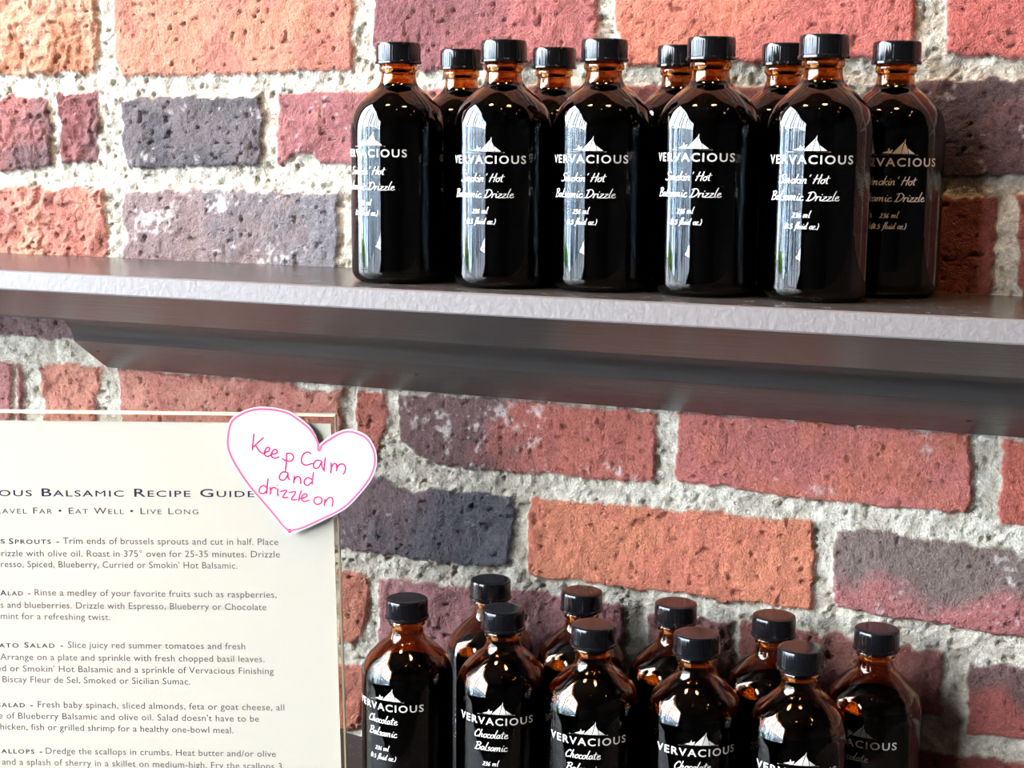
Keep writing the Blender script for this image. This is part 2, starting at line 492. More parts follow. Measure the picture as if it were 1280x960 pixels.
# ------------------------------------------------------------------ measured data (metres on the wall; millimetres on the sign)
BRICKS = [
    ([(-0.464, 0.2078), (-0.3692, 0.2045), (-0.374, 0.1297), (-0.4702, 0.13)], (190, 100, 70), (190, 100, 70), 'n', 1.0, 0.0),
    ([(-0.3572, 0.2041), (-0.2624, 0.2008), (-0.2628, 0.1615), (-0.2641, 0.1343), (-0.2706, 0.1315), (-0.3082, 0.1308), (-0.3619, 0.129)], (215, 125, 72), (228, 150, 105), 'n', 2.2, 0.0),
    ([(-0.2506, 0.2004), (-0.0532, 0.1936), (-0.0545, 0.1309), (-0.1427, 0.1286), (-0.2425, 0.129), (-0.249, 0.1398)], (205, 112, 85), (216, 128, 88), 'n', 1.2, 0.0),
    ([(-0.0394, 0.1932), (0.1211, 0.1877), (0.121, 0.1354), (0.0622, 0.1326), (-0.0013, 0.1303), (-0.0315, 0.1359), (-0.0404, 0.1475)], (150, 80, 82), (190, 92, 84), 'x', 1.0, 0.0),
    ([(0.1285, 0.1874), (0.3148, 0.181), (0.3167, 0.1341), (0.229, 0.1325), (0.139, 0.1307), (0.1302, 0.1534)], (228, 112, 72), (206, 92, 76), 'x', 1.0, 0.0),
    ([(0.3278, 0.1805), (0.455, 0.1762), (0.4584, 0.1295), (0.3798, 0.1314), (0.3306, 0.1357)], (206, 92, 74), (196, 80, 66), 'n', 1.0, 0.0),
    ([(-0.4712, 0.1171), (-0.3725, 0.1166), (-0.3762, 0.059), (-0.4761, 0.0564)], (150, 90, 80), (150, 90, 80), 'n', 1.0, 0.0),
    ([(-0.3611, 0.1171), (-0.3103, 0.1186), (-0.3066, 0.1046), (-0.3087, 0.0647), (-0.3267, 0.0609), (-0.3647, 0.0586)], (172, 92, 84), (120, 82, 84), 'd', 1.8, 0.0),
    ([(-0.3036, 0.1197), (-0.2647, 0.1218), (-0.2665, 0.0664), (-0.3028, 0.0648)], (150, 76, 76), (128, 84, 82), 'd', 1.8, 0.0),
    ([(-0.2466, 0.1148), (-0.1894, 0.1168), (-0.1268, 0.1175), (-0.1234, 0.0989), (-0.1254, 0.0659), (-0.1777, 0.0635), (-0.2397, 0.0627), (-0.2459, 0.0816)], (92, 84, 88), (112, 98, 100), 'n', 1.4, 0.25),
    ([(-0.1152, 0.118), (0.0168, 0.1208), (0.0156, 0.0666), (-0.0552, 0.0684), (-0.0813, 0.0686), (-0.0894, 0.0756), (-0.0989, 0.0739), (-0.1105, 0.0672), (-0.1163, 0.0682)], (190, 106, 96), (172, 92, 92), 'n', 1.3, 0.1),
    ([(0.026, 0.1213), (0.1755, 0.1216), (0.1759, 0.0678), (0.0249, 0.0657)], (178, 84, 68), (160, 80, 72), 'n', 1.0, 0.0),
    ([(0.1836, 0.1205), (0.2782, 0.1207), (0.2796, 0.0673), (0.1841, 0.0669)], (150, 72, 60), (135, 70, 64), 'n', 1.0, 0.0),
    ([(0.2856, 0.1216), (0.341, 0.1238), (0.4588, 0.1244), (0.463, 0.0664), (0.3836, 0.067), (0.3352, 0.0639), (0.2881, 0.0655)], (96, 70, 72), (112, 72, 70), 'n', 1.0, 0.15),
    ([(-0.4768, 0.047), (-0.3769, 0.0487), (-0.3807, -0.0108), (-0.4817, -0.0145)], (160, 90, 82), (160, 90, 82), 'n', 1.0, 0.0),
    ([(-0.3653, 0.0483), (-0.3124, 0.0504), (-0.2629, 0.0501), (-0.2594, 0.0338), (-0.2621, 0.0043), (-0.2683, -0.0054), (-0.369, -0.0103)], (206, 112, 88), (222, 136, 98), 'n', 2.2, 0.0),
    ([(-0.2473, 0.0487), (-0.1781, 0.0516), (-0.0647, 0.0504), (-0.066, -0.0007), (-0.0667, -0.0113), (-0.25, -0.0148), (-0.2501, 0.0176)], (150, 118, 114), (128, 120, 124), 'x', 1.1, 0.9),
    ([(-0.0548, 0.0505), (0.0962, 0.0534), (0.097, -0.0045), (-0.0555, -0.0108)], (180, 95, 80), (180, 95, 80), 'n', 1.0, 0.0),
    ([(0.105, 0.0536), (0.2415, 0.0556), (0.2437, -0.0023), (0.1059, -0.0062)], (190, 90, 70), (190, 90, 70), 'n', 1.0, 0.0),
    ([(0.2494, 0.0553), (0.3664, 0.0566), (0.3677, 0.017), (0.366, -0.0064), (0.2518, -0.0098)], (152, 68, 54), (170, 74, 58), 'n', 1.0, 0.0),
    ([(0.3746, 0.0586), (0.4634, 0.0612), (0.4686, -0.0105), (0.3813, -0.0113), (0.3775, 0.0081)], (172, 72, 54), (172, 72, 54), 'n', 1.0, 0.0),
    ([(-0.4829, -0.0286), (-0.3855, -0.0246), (-0.3882, -0.0672), (-0.4864, -0.0727)], (150, 90, 80), (150, 90, 80), 'n', 1.0, 0.0),
    ([(-0.3729, -0.0241), (-0.1802, -0.016), (-0.1817, -0.0628), (-0.2962, -0.0664), (-0.3338, -0.0667), (-0.3756, -0.0678)], (200, 120, 96), (150, 110, 108), 'z', 1.6, 0.0),
    ([(-0.1694, -0.0202), (0.0168, -0.0186), (0.0168, -0.061), (-0.1708, -0.0645)], (150, 80, 66), (150, 80, 66), 'n', 1.0, 0.0),
    ([(0.0262, -0.0182), (0.2041, -0.0221), (0.2054, -0.0636), (0.0263, -0.0615)], (170, 86, 68), (170, 86, 68), 'n', 1.0, 0.0),
    ([(0.2122, -0.0197), (0.3488, -0.0214), (0.3512, -0.0672), (0.2136, -0.0651)], (160, 76, 62), (160, 76, 62), 'n', 1.0, 0.0),
    ([(0.3561, -0.022), (0.4777, -0.0235), (0.4812, -0.0709), (0.3586, -0.0676)], (160, 76, 62), (160, 76, 62), 'n', 1.0, 0.0),
    ([(-0.488, -0.0923), (-0.3974, -0.0867), (-0.402, -0.1576), (-0.4938, -0.1654)], (170, 90, 80), (170, 90, 80), 'n', 1.0, 0.0),
    ([(-0.3862, -0.086), (-0.3549, -0.0853), (-0.3574, -0.1538), (-0.3907, -0.1566)], (188, 112, 106), (170, 96, 96), 'n', 1.4, 0.0),
    ([(-0.3526, -0.0852), (-0.3434, -0.0859), (-0.3456, -0.1528), (-0.3558, -0.1536)], (186, 108, 100), (170, 96, 96), 'n', 1.4, 0.0),
    ([(-0.335, -0.0878), (-0.3196, -0.0831), (-0.269, -0.0836), (-0.2746, -0.1097), (-0.2793, -0.1471), (-0.3278, -0.1512), (-0.3288, -0.1136)], (206, 118, 90), (216, 128, 96), 'n', 2.4, 0.0),
    ([(-0.258, -0.0829), (-0.1482, -0.0841), (-0.0646, -0.087), (-0.0638, -0.1287), (-0.0679, -0.1441), (-0.1498, -0.145), (-0.2556, -0.1451)], (196, 104, 84), (206, 122, 96), 'n', 1.5, 0.15),
    ([(-0.0563, -0.0859), (-0.0301, -0.0863), (-0.029, -0.1099), (-0.0335, -0.1262), (-0.0386, -0.1369), (-0.0549, -0.1314), (-0.0572, -0.1053)], (196, 98, 70), (182, 90, 70), 'n', 1.5, 0.0),
    ([(-0.0233, -0.0858), (0.0754, -0.0843), (0.1666, -0.0845), (0.1666, -0.1302), (0.164, -0.1342), (0.1323, -0.1345), (0.0759, -0.1355), (0.0078, -0.1367), (-0.0044, -0.1333), (-0.0124, -0.1266), (-0.0222, -0.1229)], (126, 88, 88), (200, 94, 72), 'x', 1.0, 0.5),
    ([(0.1777, -0.0836), (0.2714, -0.0821), (0.3608, -0.0834), (0.3628, -0.1119), (0.3623, -0.1354), (0.3077, -0.1351), (0.2384, -0.1338), (0.1774, -0.1319), (0.1762, -0.1083)], (210, 100, 70), (204, 98, 84), 'n', 0.7, 0.15),
    ([(0.3745, -0.0856), (0.4744, -0.0898), (0.4783, -0.1431), (0.4005, -0.1392), (0.3766, -0.1379)], (200, 84, 56), (190, 74, 56), 'n', 0.8, 0.0),
    ([(-0.495, -0.1802), (-0.324, -0.1661), (-0.3273, -0.2278), (-0.5003, -0.247)], (170, 90, 80), (170, 90, 80), 'n', 1.0, 0.0),
    ([(-0.3117, -0.165), (-0.1297, -0.1509), (-0.1311, -0.2121), (-0.315, -0.229)], (190, 100, 80), (190, 100, 80), 'n', 1.0, 0.0),
    ([(-0.119, -0.1511), (-0.0481, -0.1481), (-0.0336, -0.1479), (-0.015, -0.1558), (-0.0076, -0.1528), (0.0078, -0.1497), (0.0644, -0.1498), (0.068, -0.1616), (0.0636, -0.2018), (0.041, -0.205), (-0.0202, -0.2053), (-0.0648, -0.2045), (-0.1202, -0.206)], (128, 98, 100), (98, 92, 102), 'x', 1.1, 0.2),
    ([(0.0754, -0.1498), (0.0989, -0.1486), (0.1546, -0.1485), (0.2681, -0.1463), (0.2706, -0.1717), (0.2704, -0.2056), (0.2202, -0.2073), (0.1448, -0.207), (0.0736, -0.2068)], (226, 118, 66), (218, 106, 66), 'n', 1.2, 0.0),
    ([(0.2801, -0.1501), (0.2889, -0.1477), (0.3969, -0.1532), (0.4792, -0.1547), (0.4838, -0.2186), (0.4001, -0.2071), (0.3587, -0.2067), (0.3255, -0.2051), (0.2823, -0.2014), (0.2792, -0.1759)], (134, 108, 98), (186, 98, 94), 'z', 0.9, 0.3),
    ([(-0.5014, -0.2608), (-0.2373, -0.2329), (-0.2397, -0.2941), (-0.507, -0.3308)], (190, 100, 80), (190, 100, 80), 'n', 1.0, 0.0),
    ([(-0.2256, -0.2315), (-0.0779, -0.2179), (-0.0788, -0.2756), (-0.2279, -0.2924)], (196, 104, 76), (196, 104, 76), 'n', 1.0, 0.0),
    ([(-0.0727, -0.2185), (-0.0488, -0.218), (-0.0437, -0.2221), (-0.0459, -0.2496), (-0.0493, -0.2679), (-0.0604, -0.2754), (-0.0735, -0.276)], (222, 124, 82), (214, 116, 80), 'n', 1.6, 0.0),
    ([(-0.0399, -0.2205), (0.0411, -0.2164), (0.1439, -0.2148), (0.1468, -0.2221), (0.145, -0.269), (0.0534, -0.2757), (-0.0398, -0.2797)], (190, 118, 116), (156, 92, 94), 'x', 1.3, 0.1),
    ([(0.1594, -0.2194), (0.1725, -0.2166), (0.2185, -0.2182), (0.22, -0.2655), (0.1605, -0.2678)], (150, 94, 90), (140, 84, 80), 'n', 2.0, 0.0),
    ([(0.2211, -0.2184), (0.282, -0.2182), (0.351, -0.221), (0.3514, -0.2641), (0.2221, -0.2662)], (182, 104, 90), (158, 80, 68), 'n', 1.5, 0.0),
    ([(0.3639, -0.2243), (0.4841, -0.2225), (0.4877, -0.2717), (0.4085, -0.2702), (0.3656, -0.2732)], (128, 88, 84), (176, 78, 64), 'z', 1.0, 0.15),
    ([(-0.5082, -0.345), (-0.2255, -0.3087), (-0.2275, -0.3632), (-0.5133, -0.4095)], (196, 104, 76), (196, 104, 76), 'n', 1.0, 0.0),
    ([(-0.2138, -0.307), (-0.0462, -0.2842), (-0.052, -0.339), (-0.2158, -0.3626)], (214, 112, 80), (222, 124, 86), 'n', 1.6, 0.0),
    ([(-0.036, -0.2899), (0.135, -0.2795), (0.136, -0.3327), (-0.0364, -0.3443)], (180, 96, 76), (180, 96, 76), 'n', 1.0, 0.0),
    ([(0.144, -0.2792), (0.3042, -0.2717), (0.3068, -0.3299), (0.1453, -0.3397)], (170, 86, 66), (170, 86, 66), 'n', 1.0, 0.0),
    ([(0.3124, -0.2783), (0.3391, -0.2859), (0.4883, -0.2795), (0.4924, -0.3355), (0.3157, -0.3498)], (150, 62, 46), (140, 60, 48), 'n', 1.0, 0.0),
]
HEART = [(-9.38, -17.3), (-10.64, -12.79), (-14.36, -6.78), (-19.72, -1.9), (-27.24, 2.96), (-35.87, 5.07), (-44.52, 5.75), (-52.12, 4.58), (-58.68, 1.78), (-63.96, -2.33), (-66.48, -8.94), (-67.43, -18.31), (-65.19, -26.02), (-60.46, -34.83), (-54.1, -44.75), (-46.61, -53.58), (-39.1, -62.43), (-32.65, -70.2), (-28.1, -73.85), (-19.51, -71.18), (-6.31, -64.88), (2.49, -60.32), (9.08, -55.79), (16.78, -47.36), (23.38, -38.41), (26.47, -29.52), (26.2, -20.69), (22.44, -13.02), (17.05, -9.22), (9.48, -7.32), (2.96, -9.03), (-3.58, -12.72), (-8.18, -16.84)]
HEART_LINE = [[(-9.97, -21.27), (-10.14, -16.64), (-11.72, -12.8), (-15.24, -7.67), (-20.82, -3.01), (-27.8, 1.64), (-36.11, 3.75), (-44.55, 4.33), (-51.6, 3.38), (-57.83, 0.69), (-62.9, -3.2), (-65.19, -9.48), (-66.02, -18.3), (-63.99, -25.57), (-59.36, -34.26), (-52.99, -43.85), (-45.72, -52.68), (-38.21, -61.53), (-32.08, -69.07), (-28.29, -72.17)], [(-28.29, -72.17), (-19.94, -69.84), (-6.95, -63.66), (1.62, -59.32), (8.0, -54.79), (15.7, -46.48), (22.07, -37.75), (25.17, -29.31), (24.89, -21.14), (21.35, -14.13), (16.17, -10.55), (9.47, -8.86), (3.49, -10.46), (-2.73, -14.15), (-7.43, -17.72), (-9.0, -21.59)]]
HEART_INK = [[(-49.69, -11.2), (-50.33, -16.49), (-50.85, -21.46)], [(-43.76, -13.45), (-47.62, -17.01), (-50.16, -19.47)], [(-48.63, -18.57), (-46.62, -21.97), (-44.14, -23.6), (-42.61, -23.03)], [(-43.04, -22.7), (-40.63, -21.91), (-40.06, -20.03), (-41.69, -19.71), (-43.14, -21.93), (-43.07, -24.47), (-41.23, -25.34), (-39.04, -24.1)], [(-39.36, -23.77), (-36.31, -23.52), (-35.41, -21.86), (-36.81, -20.77), (-38.69, -22.66), (-38.95, -25.2), (-36.9, -26.4), (-34.16, -25.49)], [(-29.56, -22.9), (-29.85, -28.43), (-30.49, -34.52)], [(-29.78, -23.46), (-27.06, -23.21), (-25.24, -25.4), (-26.8, -28.07), (-30.39, -27.66), (-32.55, -26.58)], [(-14.34, -23.3), (-16.18, -22.22), (-18.91, -23.35), (-20.47, -26.68), (-19.86, -29.43), (-17.37, -30.51), (-13.54, -29.26)], [(-8.3, -27.44), (-11.13, -27.47), (-12.9, -29.69), (-12.49, -32.12), (-10.09, -32.1), (-8.32, -29.32), (-7.87, -27.65), (-7.69, -30.97), (-6.84, -33.17)], [(-5.45, -25.64), (-6.16, -30.4), (-6.31, -34.28)], [(-1.9, -28.48), (-1.93, -32.02), (-2.29, -35.12)], [(-1.93, -31.46), (-0.27, -29.35), (1.25, -29.55), (1.66, -31.76), (1.42, -33.98)], [(1.55, -31.76), (3.64, -29.53), (6.03, -29.5), (7.1, -31.7), (6.65, -34.14), (5.54, -35.93)], [(-29.08, -35.4), (-32.13, -35.09), (-34.12, -37.33), (-33.84, -39.88), (-31.33, -40.08), (-29.44, -37.62), (-28.87, -35.61), (-28.91, -38.39), (-27.84, -40.04)], [(-24.97, -37.35), (-25.22, -39.79), (-25.47, -42.01)], [(-25.22, -40.01), (-23.45, -38.0), (-21.71, -38.2), (-21.08, -40.19), (-21.11, -42.41)], [(-13.88, -39.68), (-16.37, -38.37), (-18.57, -39.95), (-18.6, -42.39), (-16.43, -43.25), (-14.12, -41.01)], [(-12.85, -34.9), (-13.66, -38.79), (-13.92, -42.67)], [(-41.67, -45.74), (-44.04, -43.76), (-46.47, -45.23), (-46.95, -47.79), (-44.56, -48.88), (-42.13, -46.85)], [(-41.35, -39.29), (-42.08, -44.07), (-42.38, -49.08)], [(-40.35, -44.83), (-39.94, -46.83), (-40.2, -49.28)], [(-40.06, -47.06), (-38.83, -45.15), (-36.86, -45.13), (-36.44, -45.91)], [(-35.34, -45.67), (-35.59, -47.9), (-35.41, -50.35)], [(-35.74, -43.23), (-35.53, -43.56)], [(-33.95, -47.44), (-29.9, -46.73), (-32.36, -50.98), (-28.87, -51.17)], [(-28.61, -48.05), (-24.24, -47.56), (-26.92, -52.26), (-23.21, -52.45)], [(-20.51, -46.41), (-21.87, -49.98), (-22.35, -53.55)], [(-22.54, -51.77), (-18.71, -51.06), (-17.06, -49.71), (-18.36, -48.61), (-20.34, -50.19), (-20.37, -52.64), (-18.42, -53.51), (-15.78, -52.37)], [(-10.08, -50.3), (-12.27, -51.22), (-12.74, -53.67), (-10.79, -55.21), (-8.38, -54.07), (-7.91, -51.62), (-10.08, -50.3)], [(-5.95, -51.82), (-6.19, -54.05), (-6.54, -56.06)], [(-6.19, -54.05), (-3.98, -51.13), (-1.79, -50.66), (-0.94, -52.88), (-1.63, -56.46)]]
HEART_DOT = [(-28.07, -72.05)]
BODY = [('Trim ends of brussels sprouts and cut in half. Place', -171.93, -83.16, -35.97, -82.45), ('drizzle with olive oil. Roast in 375° oven for 25-35 minutes. Drizzle', -214.68, -91.63, -35.08, -90.43), ("Espresso, Spiced, Blueberry, Curried or Smokin' Hot Balsamic.", -220.55, -98.69, -61.9, -97.97), ('Rinse a medley of your favorite fruits such as raspberries,', -191.4, -116.82, -37.49, -116.63), ('s and blueberries. Drizzle with Espresso, Blueberry or Chocolate', -213.07, -125.16, -44.2, -124.79), ('mint for a refreshing twist.', -213.38, -132.49, -143.23, -132.46), ('Slice juicy red summer tomatoes and fresh', -171.32, -150.91, -57.83, -150.61), ('Arrange on a plate and sprinkle with fresh chopped basil leaves.', -214.51, -159.33, -45.77, -158.89), ("Drizzled or Smokin' Hot Balsamic and a sprinkle of Vervacious Finishing", -233.25, -166.96, -40.3, -166.74), ('Biscay Fleur de Sel, Smoked or Sicilian Sumac.', -214.11, -174.15, -93.47, -174.27), ('Fresh baby spinach, sliced almonds, feta or goat cheese, all', -192.23, -190.64, -33.52, -190.79), ("Drizzle of Blueberry Balsamic and olive oil. Salad doesn't have to be", -233.63, -198.36, -50.0, -198.46), ('chicken, fish or grilled shrimp for a healthy one-bowl meal.', -219.55, -205.68, -66.54, -206.41), ('Dredge the scallops in crumbs. Heat butter and/or olive', -188.27, -221.65, -39.62, -221.88), ('and a splash of sherry in a skillet on medium-high. Fry the scallops 3', -216.43, -229.29, -35.63, -230.17)]
RUNIN = [('SPROUTS -', -206.01, -83.53, -173.95, -83.18), ('ALAD -', -212.72, -117.06, -193.43, -116.84), ('MATO SALAD -', -220.8, -151.23, -173.87, -150.94), ('SALAD -', -218.4, -190.69, -194.79, -190.67), ('SCALLOPS -', -224.36, -221.58, -189.82, -221.67)]
HEAD = [('BALSAMIC RECIPE GUIDE', -184.89, -52.75, -50.51, -51.86), ('FAR • EAT WELL • LIVE LONG', -190.35, -63.91, -85.57, -63.21), ('S', -211.3, -83.33, -208.27, -83.3)]
LAMPS = [
    (-0.19, -0.46, 1.12, 0.082, 'warm pendant bulb overhead, the one nearer the window'),
    (0.43, -0.40, 1.12, 0.082, 'warm pendant bulb overhead, over the row of bottles'),
    (0.32, -0.86, 1.12, 0.022, 'small warm pendant bulb in front of the shelves'),
    (1.10, -0.42, 1.12, 0.026, 'small warm pendant bulb along the brick wall'),
    (1.25, -0.80, 1.12, 0.022, 'small warm pendant bulb deeper in the shop'),
]
HOLES = [(-0.249, 0.405), (0.0074, 0.418), (0.3586, 0.679)]
# x, y, turn of the label from facing the viewer (degrees), label height offset, description
UPPER = [
    (0.0247, -0.0884, -40, 0.0020, 'hot drizzle bottle first from the left in the front row, upper shelf'),
    (0.0939, -0.0899, -23, -0.0010, 'hot drizzle bottle second from the left in the front row, upper shelf'),
    (0.1529, -0.0822, -20, 0.0000, 'hot drizzle bottle third in the upper front row, middle of the five'),
    (0.2156, -0.0825, -20, 0.0016, 'hot drizzle bottle fourth from the left in the front row, upper shelf'),
    (0.2780, -0.0830, -13, 0.0010, 'hot drizzle bottle at the right end of the upper front row'),
    (0.0410, -0.0325, -115, 0.0000, 'upper shelf back row bottle showing its cap between first and second front bottles'),
    (0.1036, -0.0325, -115, 0.0000, 'upper shelf back row bottle showing its cap between second and third front bottles'),
    (0.1833, -0.0325, -115, 0.0000, 'upper shelf back row bottle half hidden by the fourth front bottle'),
    (0.2462, -0.0325, -115, 0.0000, 'upper shelf back row bottle half hidden by the last front bottle'),
    (0.3094, -0.0325, 4, 0.0005, 'upper shelf back row bottle at far right, gold tinted half of its label showing'),
]
LOWER = [
    (0.0308, -0.0924, -29, 0.0000, 'chocolate balsamic bottle beside the recipe sign, lower shelf'),
    (0.0947, -0.0875, -10, 0.0000, 'chocolate balsamic bottle second from the sign, lower front row'),
    (0.1562, -0.0944, -6, 0.0000, 'chocolate balsamic bottle third from the sign, lower front row'),
    (0.2172, -0.0852, 4, 0.0000, 'chocolate balsamic bottle fourth from the sign, lower front row'),
    (0.2790, -0.0855, 0, -0.0015, 'chocolate balsamic bottle at the right end of the lower front row, lowest in view'),
    (0.0632, -0.0335, -115, 0.0, 'lower shelf back row bottle first from the sign, its cap highest of the lower row'),
    (0.1272, -0.0335, -115, 0.0, 'lower shelf back row bottle second from the sign'),
    (0.1899, -0.0335, -115, 0.0, 'lower shelf back row bottle third from the sign, in the middle of the five'),
    (0.2520, -0.0335, -115, 0.0, 'lower shelf back row bottle fourth from the sign, under the orange brick corner'),
    (0.3141, -0.0335, -20, 0.0, 'lower shelf back row bottle at far right, part of its label showing'),
]

# ------------------------------------------------------------------ brick wall
_rng = np.random.RandomState(11)
_LAT = _rng.rand(256, 256)
def vnoise(x, z, s, ox=0.0):
    """Value noise with feature size s (metres)."""
    x = x / s + 37.3 + ox
    z = z / s + 91.7 - ox * 0.7
    xi = np.floor(x).astype(int)
    zi = np.floor(z).astype(int)
    fx, fz = x - xi, z - zi
    fx = fx * fx * (3 - 2 * fx)
    fz = fz * fz * (3 - 2 * fz)
    g = lambda a, b: _LAT[a % 256, b % 256]
    return (g(xi, zi) * (1 - fx) + g(xi + 1, zi) * fx) * (1 - fz) + (g(xi, zi + 1) * (1 - fx) + g(xi + 1, zi + 1) * fx) * fz

def fbm(x, z, s, o=4, ox=0.0, gain=0.5):
    t, a, tot = 0.0, 1.0, 0.0
    for k in range(o):
        t = t + a * vnoise(x, z, s / 2 ** k, ox + 13.1 * k)
        tot += a
        a *= gain
    return t / tot

def sstep(a, b, x):
    t = np.clip((x - a) / (b - a), 0, 1)
    return t * t * (3 - 2 * t)

def poly_sdf(px, pz, poly):
    """Signed distance to a polygon, positive inside."""
    d = np.full(px.shape, 1e9)
    ins = np.zeros(px.shape, bool)
    n = len(poly)
    for i in range(n):
        (ax, az), (bx, bz) = poly[i], poly[(i + 1) % n]
        ex, ez = bx - ax, bz - az
        wx, wz = px - ax, pz - az
        t = np.clip((wx * ex + wz * ez) / (ex * ex + ez * ez + 1e-12), 0, 1)
        d = np.minimum(d, (wx - ex * t) ** 2 + (wz - ez * t) ** 2)
        if abs(bz - az) > 1e-9:
            c = ((az > pz) != (bz > pz)) & (px < ex * (pz - az) / ez + ax)
            ins ^= c
    return np.where(ins, 1, -1) * np.sqrt(d)

def axis(lo, hi, fine0, fine1, step, coarse):
    a = np.arange(fine0, fine1 + step / 2, step)
    l = np.arange(fine0 - coarse, lo, -coarse)[::-1]
    r = np.arange(fine1 + coarse, hi, coarse)
    return np.concatenate([[lo], l, a, r, [hi]])

xs = axis(XL, XR, -0.43, 0.45, 0.0011, 0.006)
zs = axis(ZF, ZC, -0.40, 0.215, 0.0011, 0.006)
gx, gz = np.meshgrid(xs, zs)
# irregular brick edges
wx = gx + (fbm(gx, gz, 0.012, 3, 1.0) - 0.5) * 0.0045 + (vnoise(gx, gz, 0.0032, 9.0) - 0.5) * 0.0013
wz = gz + (fbm(gx, gz, 0.012, 3, 5.0) - 0.5) * 0.0045 + (vnoise(gx, gz, 0.0032, 4.0) - 0.5) * 0.0013
n_big = fbm(gx, gz, 0.030, 4, 2.0)
n_mid = fbm(gx, gz, 0.0075, 3, 3.0)
n_fin = fbm(gx, gz, 0.0030, 2, 7.0)
n_pit = vnoise(gx, gz, 0.0036, 21.0)
n_rub = fbm(gx, gz, 0.0045, 2, 31.0)

H = -0.0036 + (n_mid - 0.5) * 0.0030 + (n_fin - 0.5) * 0.0022 + (n_big - 0.5) * 0.003
# crumbly holes and hairline joints in the mortar
H -= 0.0025 * sstep(0.70, 0.80, n_rub)
mort1, mort2 = s2l((206, 197, 181)), s2l((180, 169, 153))
tint = mort2 + (mort1 - mort2) * sstep(0.35, 0.62, n_mid)[..., None]
tint *= (0.86 + 0.28 * n_fin)[..., None]

def mute(c):
    c = s2l(c) * 0.80
    g = c @ np.array([0.3, 0.55, 0.15])
    return c * 0.74 + g * 0.26

def fill_bricks():
    """Plain courses for the wall beyond what the photograph shows."""
    out = []
    zc = ZF + 0.01
    k = 0
    cols = [(196, 104, 80), (178, 88, 70), (150, 86, 78), (206, 108, 74), (128, 92, 90)]
    while zc < ZC - 0.02:
        x = XL + 0.01 - (0.11 if k % 2 else 0.0)
        j = 0
        while x < XR:
            x1 = min(x + 0.203, XR - 0.004)
            a = max(x, XL + 0.004)
            if x1 - a > 0.02:
                out.append(([(a, zc + 0.05), (x1, zc + 0.05), (x1, zc), (a, zc)], cols[(k * 3 + j * 2 + (j * k) % 3) % 5], cols[(k + j) % 5], 'n', 1.0, 0.0))
            x += 0.215
            j += 1
        zc += 0.062
        k += 1
    return out

BX0, BX1, BZ0, BZ1 = -0.42, 0.492, -0.352, 0.205
def put_brick(poly, c1, c2, mode, rough, white, seed, inside_only=None):
    global H, tint
    p = np.array(poly)
    x0, x1, z0, z1 = p[:, 0].min(), p[:, 0].max(), p[:, 1].min(), p[:, 1].max()
    i0, i1 = np.searchsorted(xs, [x0 - 0.006, x1 + 0.006])
    j0, j1 = np.searchsorted(zs, [z0 - 0.006, z1 + 0.006])
    if i1 - i0 < 1 or j1 - j0 < 1:
        return
    sl = (slice(j0, j1), slice(i0, i1))
    X, Z = gx[sl], gz[sl]
    d = poly_sdf(wx[sl] * 1.0, wz[sl] * 1.0, poly) - (n_mid[sl] - 0.42) * 0.0030 * rough
    if inside_only is not None:
        d = np.where((X > BX0) & (X < BX1) & (Z > BZ0) & (Z < BZ1), -1.0, d)
    face = sstep(-0.0004, 0.0030, d)
    lift = ((seed * 37) % 11 - 5) * 0.00022
    relief = (n_big[sl] - 0.5) * 0.0032 * rough + (n_mid[sl] - 0.5) * 0.0013 * rough + (n_fin[sl] - 0.5) * 0.0012
    pits = 0.0016 * sstep(0.84, 0.93, n_pit[sl]) * (0.5 + 0.5 * rough)
    if rough > 1.7:      # broken, spalled faces
        ridge = fbm(X, Z, 0.016, 3, seed * 3.7)
        relief = relief + (ridge - 0.5) * 0.011 - 0.0028 * sstep(0.52, 0.60, ridge)
    hb = lift + relief - pits
    H[sl] = np.where(d > -0.0004, H[sl] * (1 - face) + np.maximum(hb, H[sl] + 0.0004) * face, H[sl])
    a, b = mute(c1), mute(c2)
    if mode == 'x':
        t = (X - x0) / (x1 - x0)
        t = sstep(0.28, 0.78, t + (n_big[sl] - 0.5) * 0.9)
    elif mode == 'z':
        t = (z1 - Z) / (z1 - z0)
        t = sstep(0.35, 0.65, t + (n_big[sl] - 0.5) * 0.6)
    elif mode == 'd':
        t = (X - x0) / (x1 - x0) * 0.6 + (z1 - Z) / (z1 - z0) * 0.5
        t = sstep(0.3, 0.8, t + (n_big[sl] - 0.5) * 0.8)
    else:
        t = sstep(0.38, 0.62, fbm(X, Z, 0.026, 3, seed * 1.9))
    c = a + (b - a) * t[..., None]
    c = c * (0.84 + 0.32 * n_mid[sl])[..., None]
    c = c * (1 - 0.35 * sstep(0.84, 0.93, n_pit[sl]))[..., None]
    if white:
        bloom = fbm(X, Z, 0.022, 5, seed * 5.3, 0.72) * 0.72 + 0.28 * n_fin[sl]
        k = sstep(0.65 - 0.10 * white, 0.76 - 0.08 * white, bloom) * min(0.8, 0.35 + white * 0.4)
        c = c * (1 - k[..., None]) + s2l((216, 204, 200)) * k[..., None]
    m = sstep(0.0002, 0.0018, d)[..., None]
    tint[sl] = tint[sl] * (1 - m) + c * m

for i, b_ in enumerate(fill_bricks()):
    put_brick(*b_, seed=i + 60, inside_only=True)
for i, b_ in enumerate(BRICKS):
    put_brick(*b_, seed=i + 1)

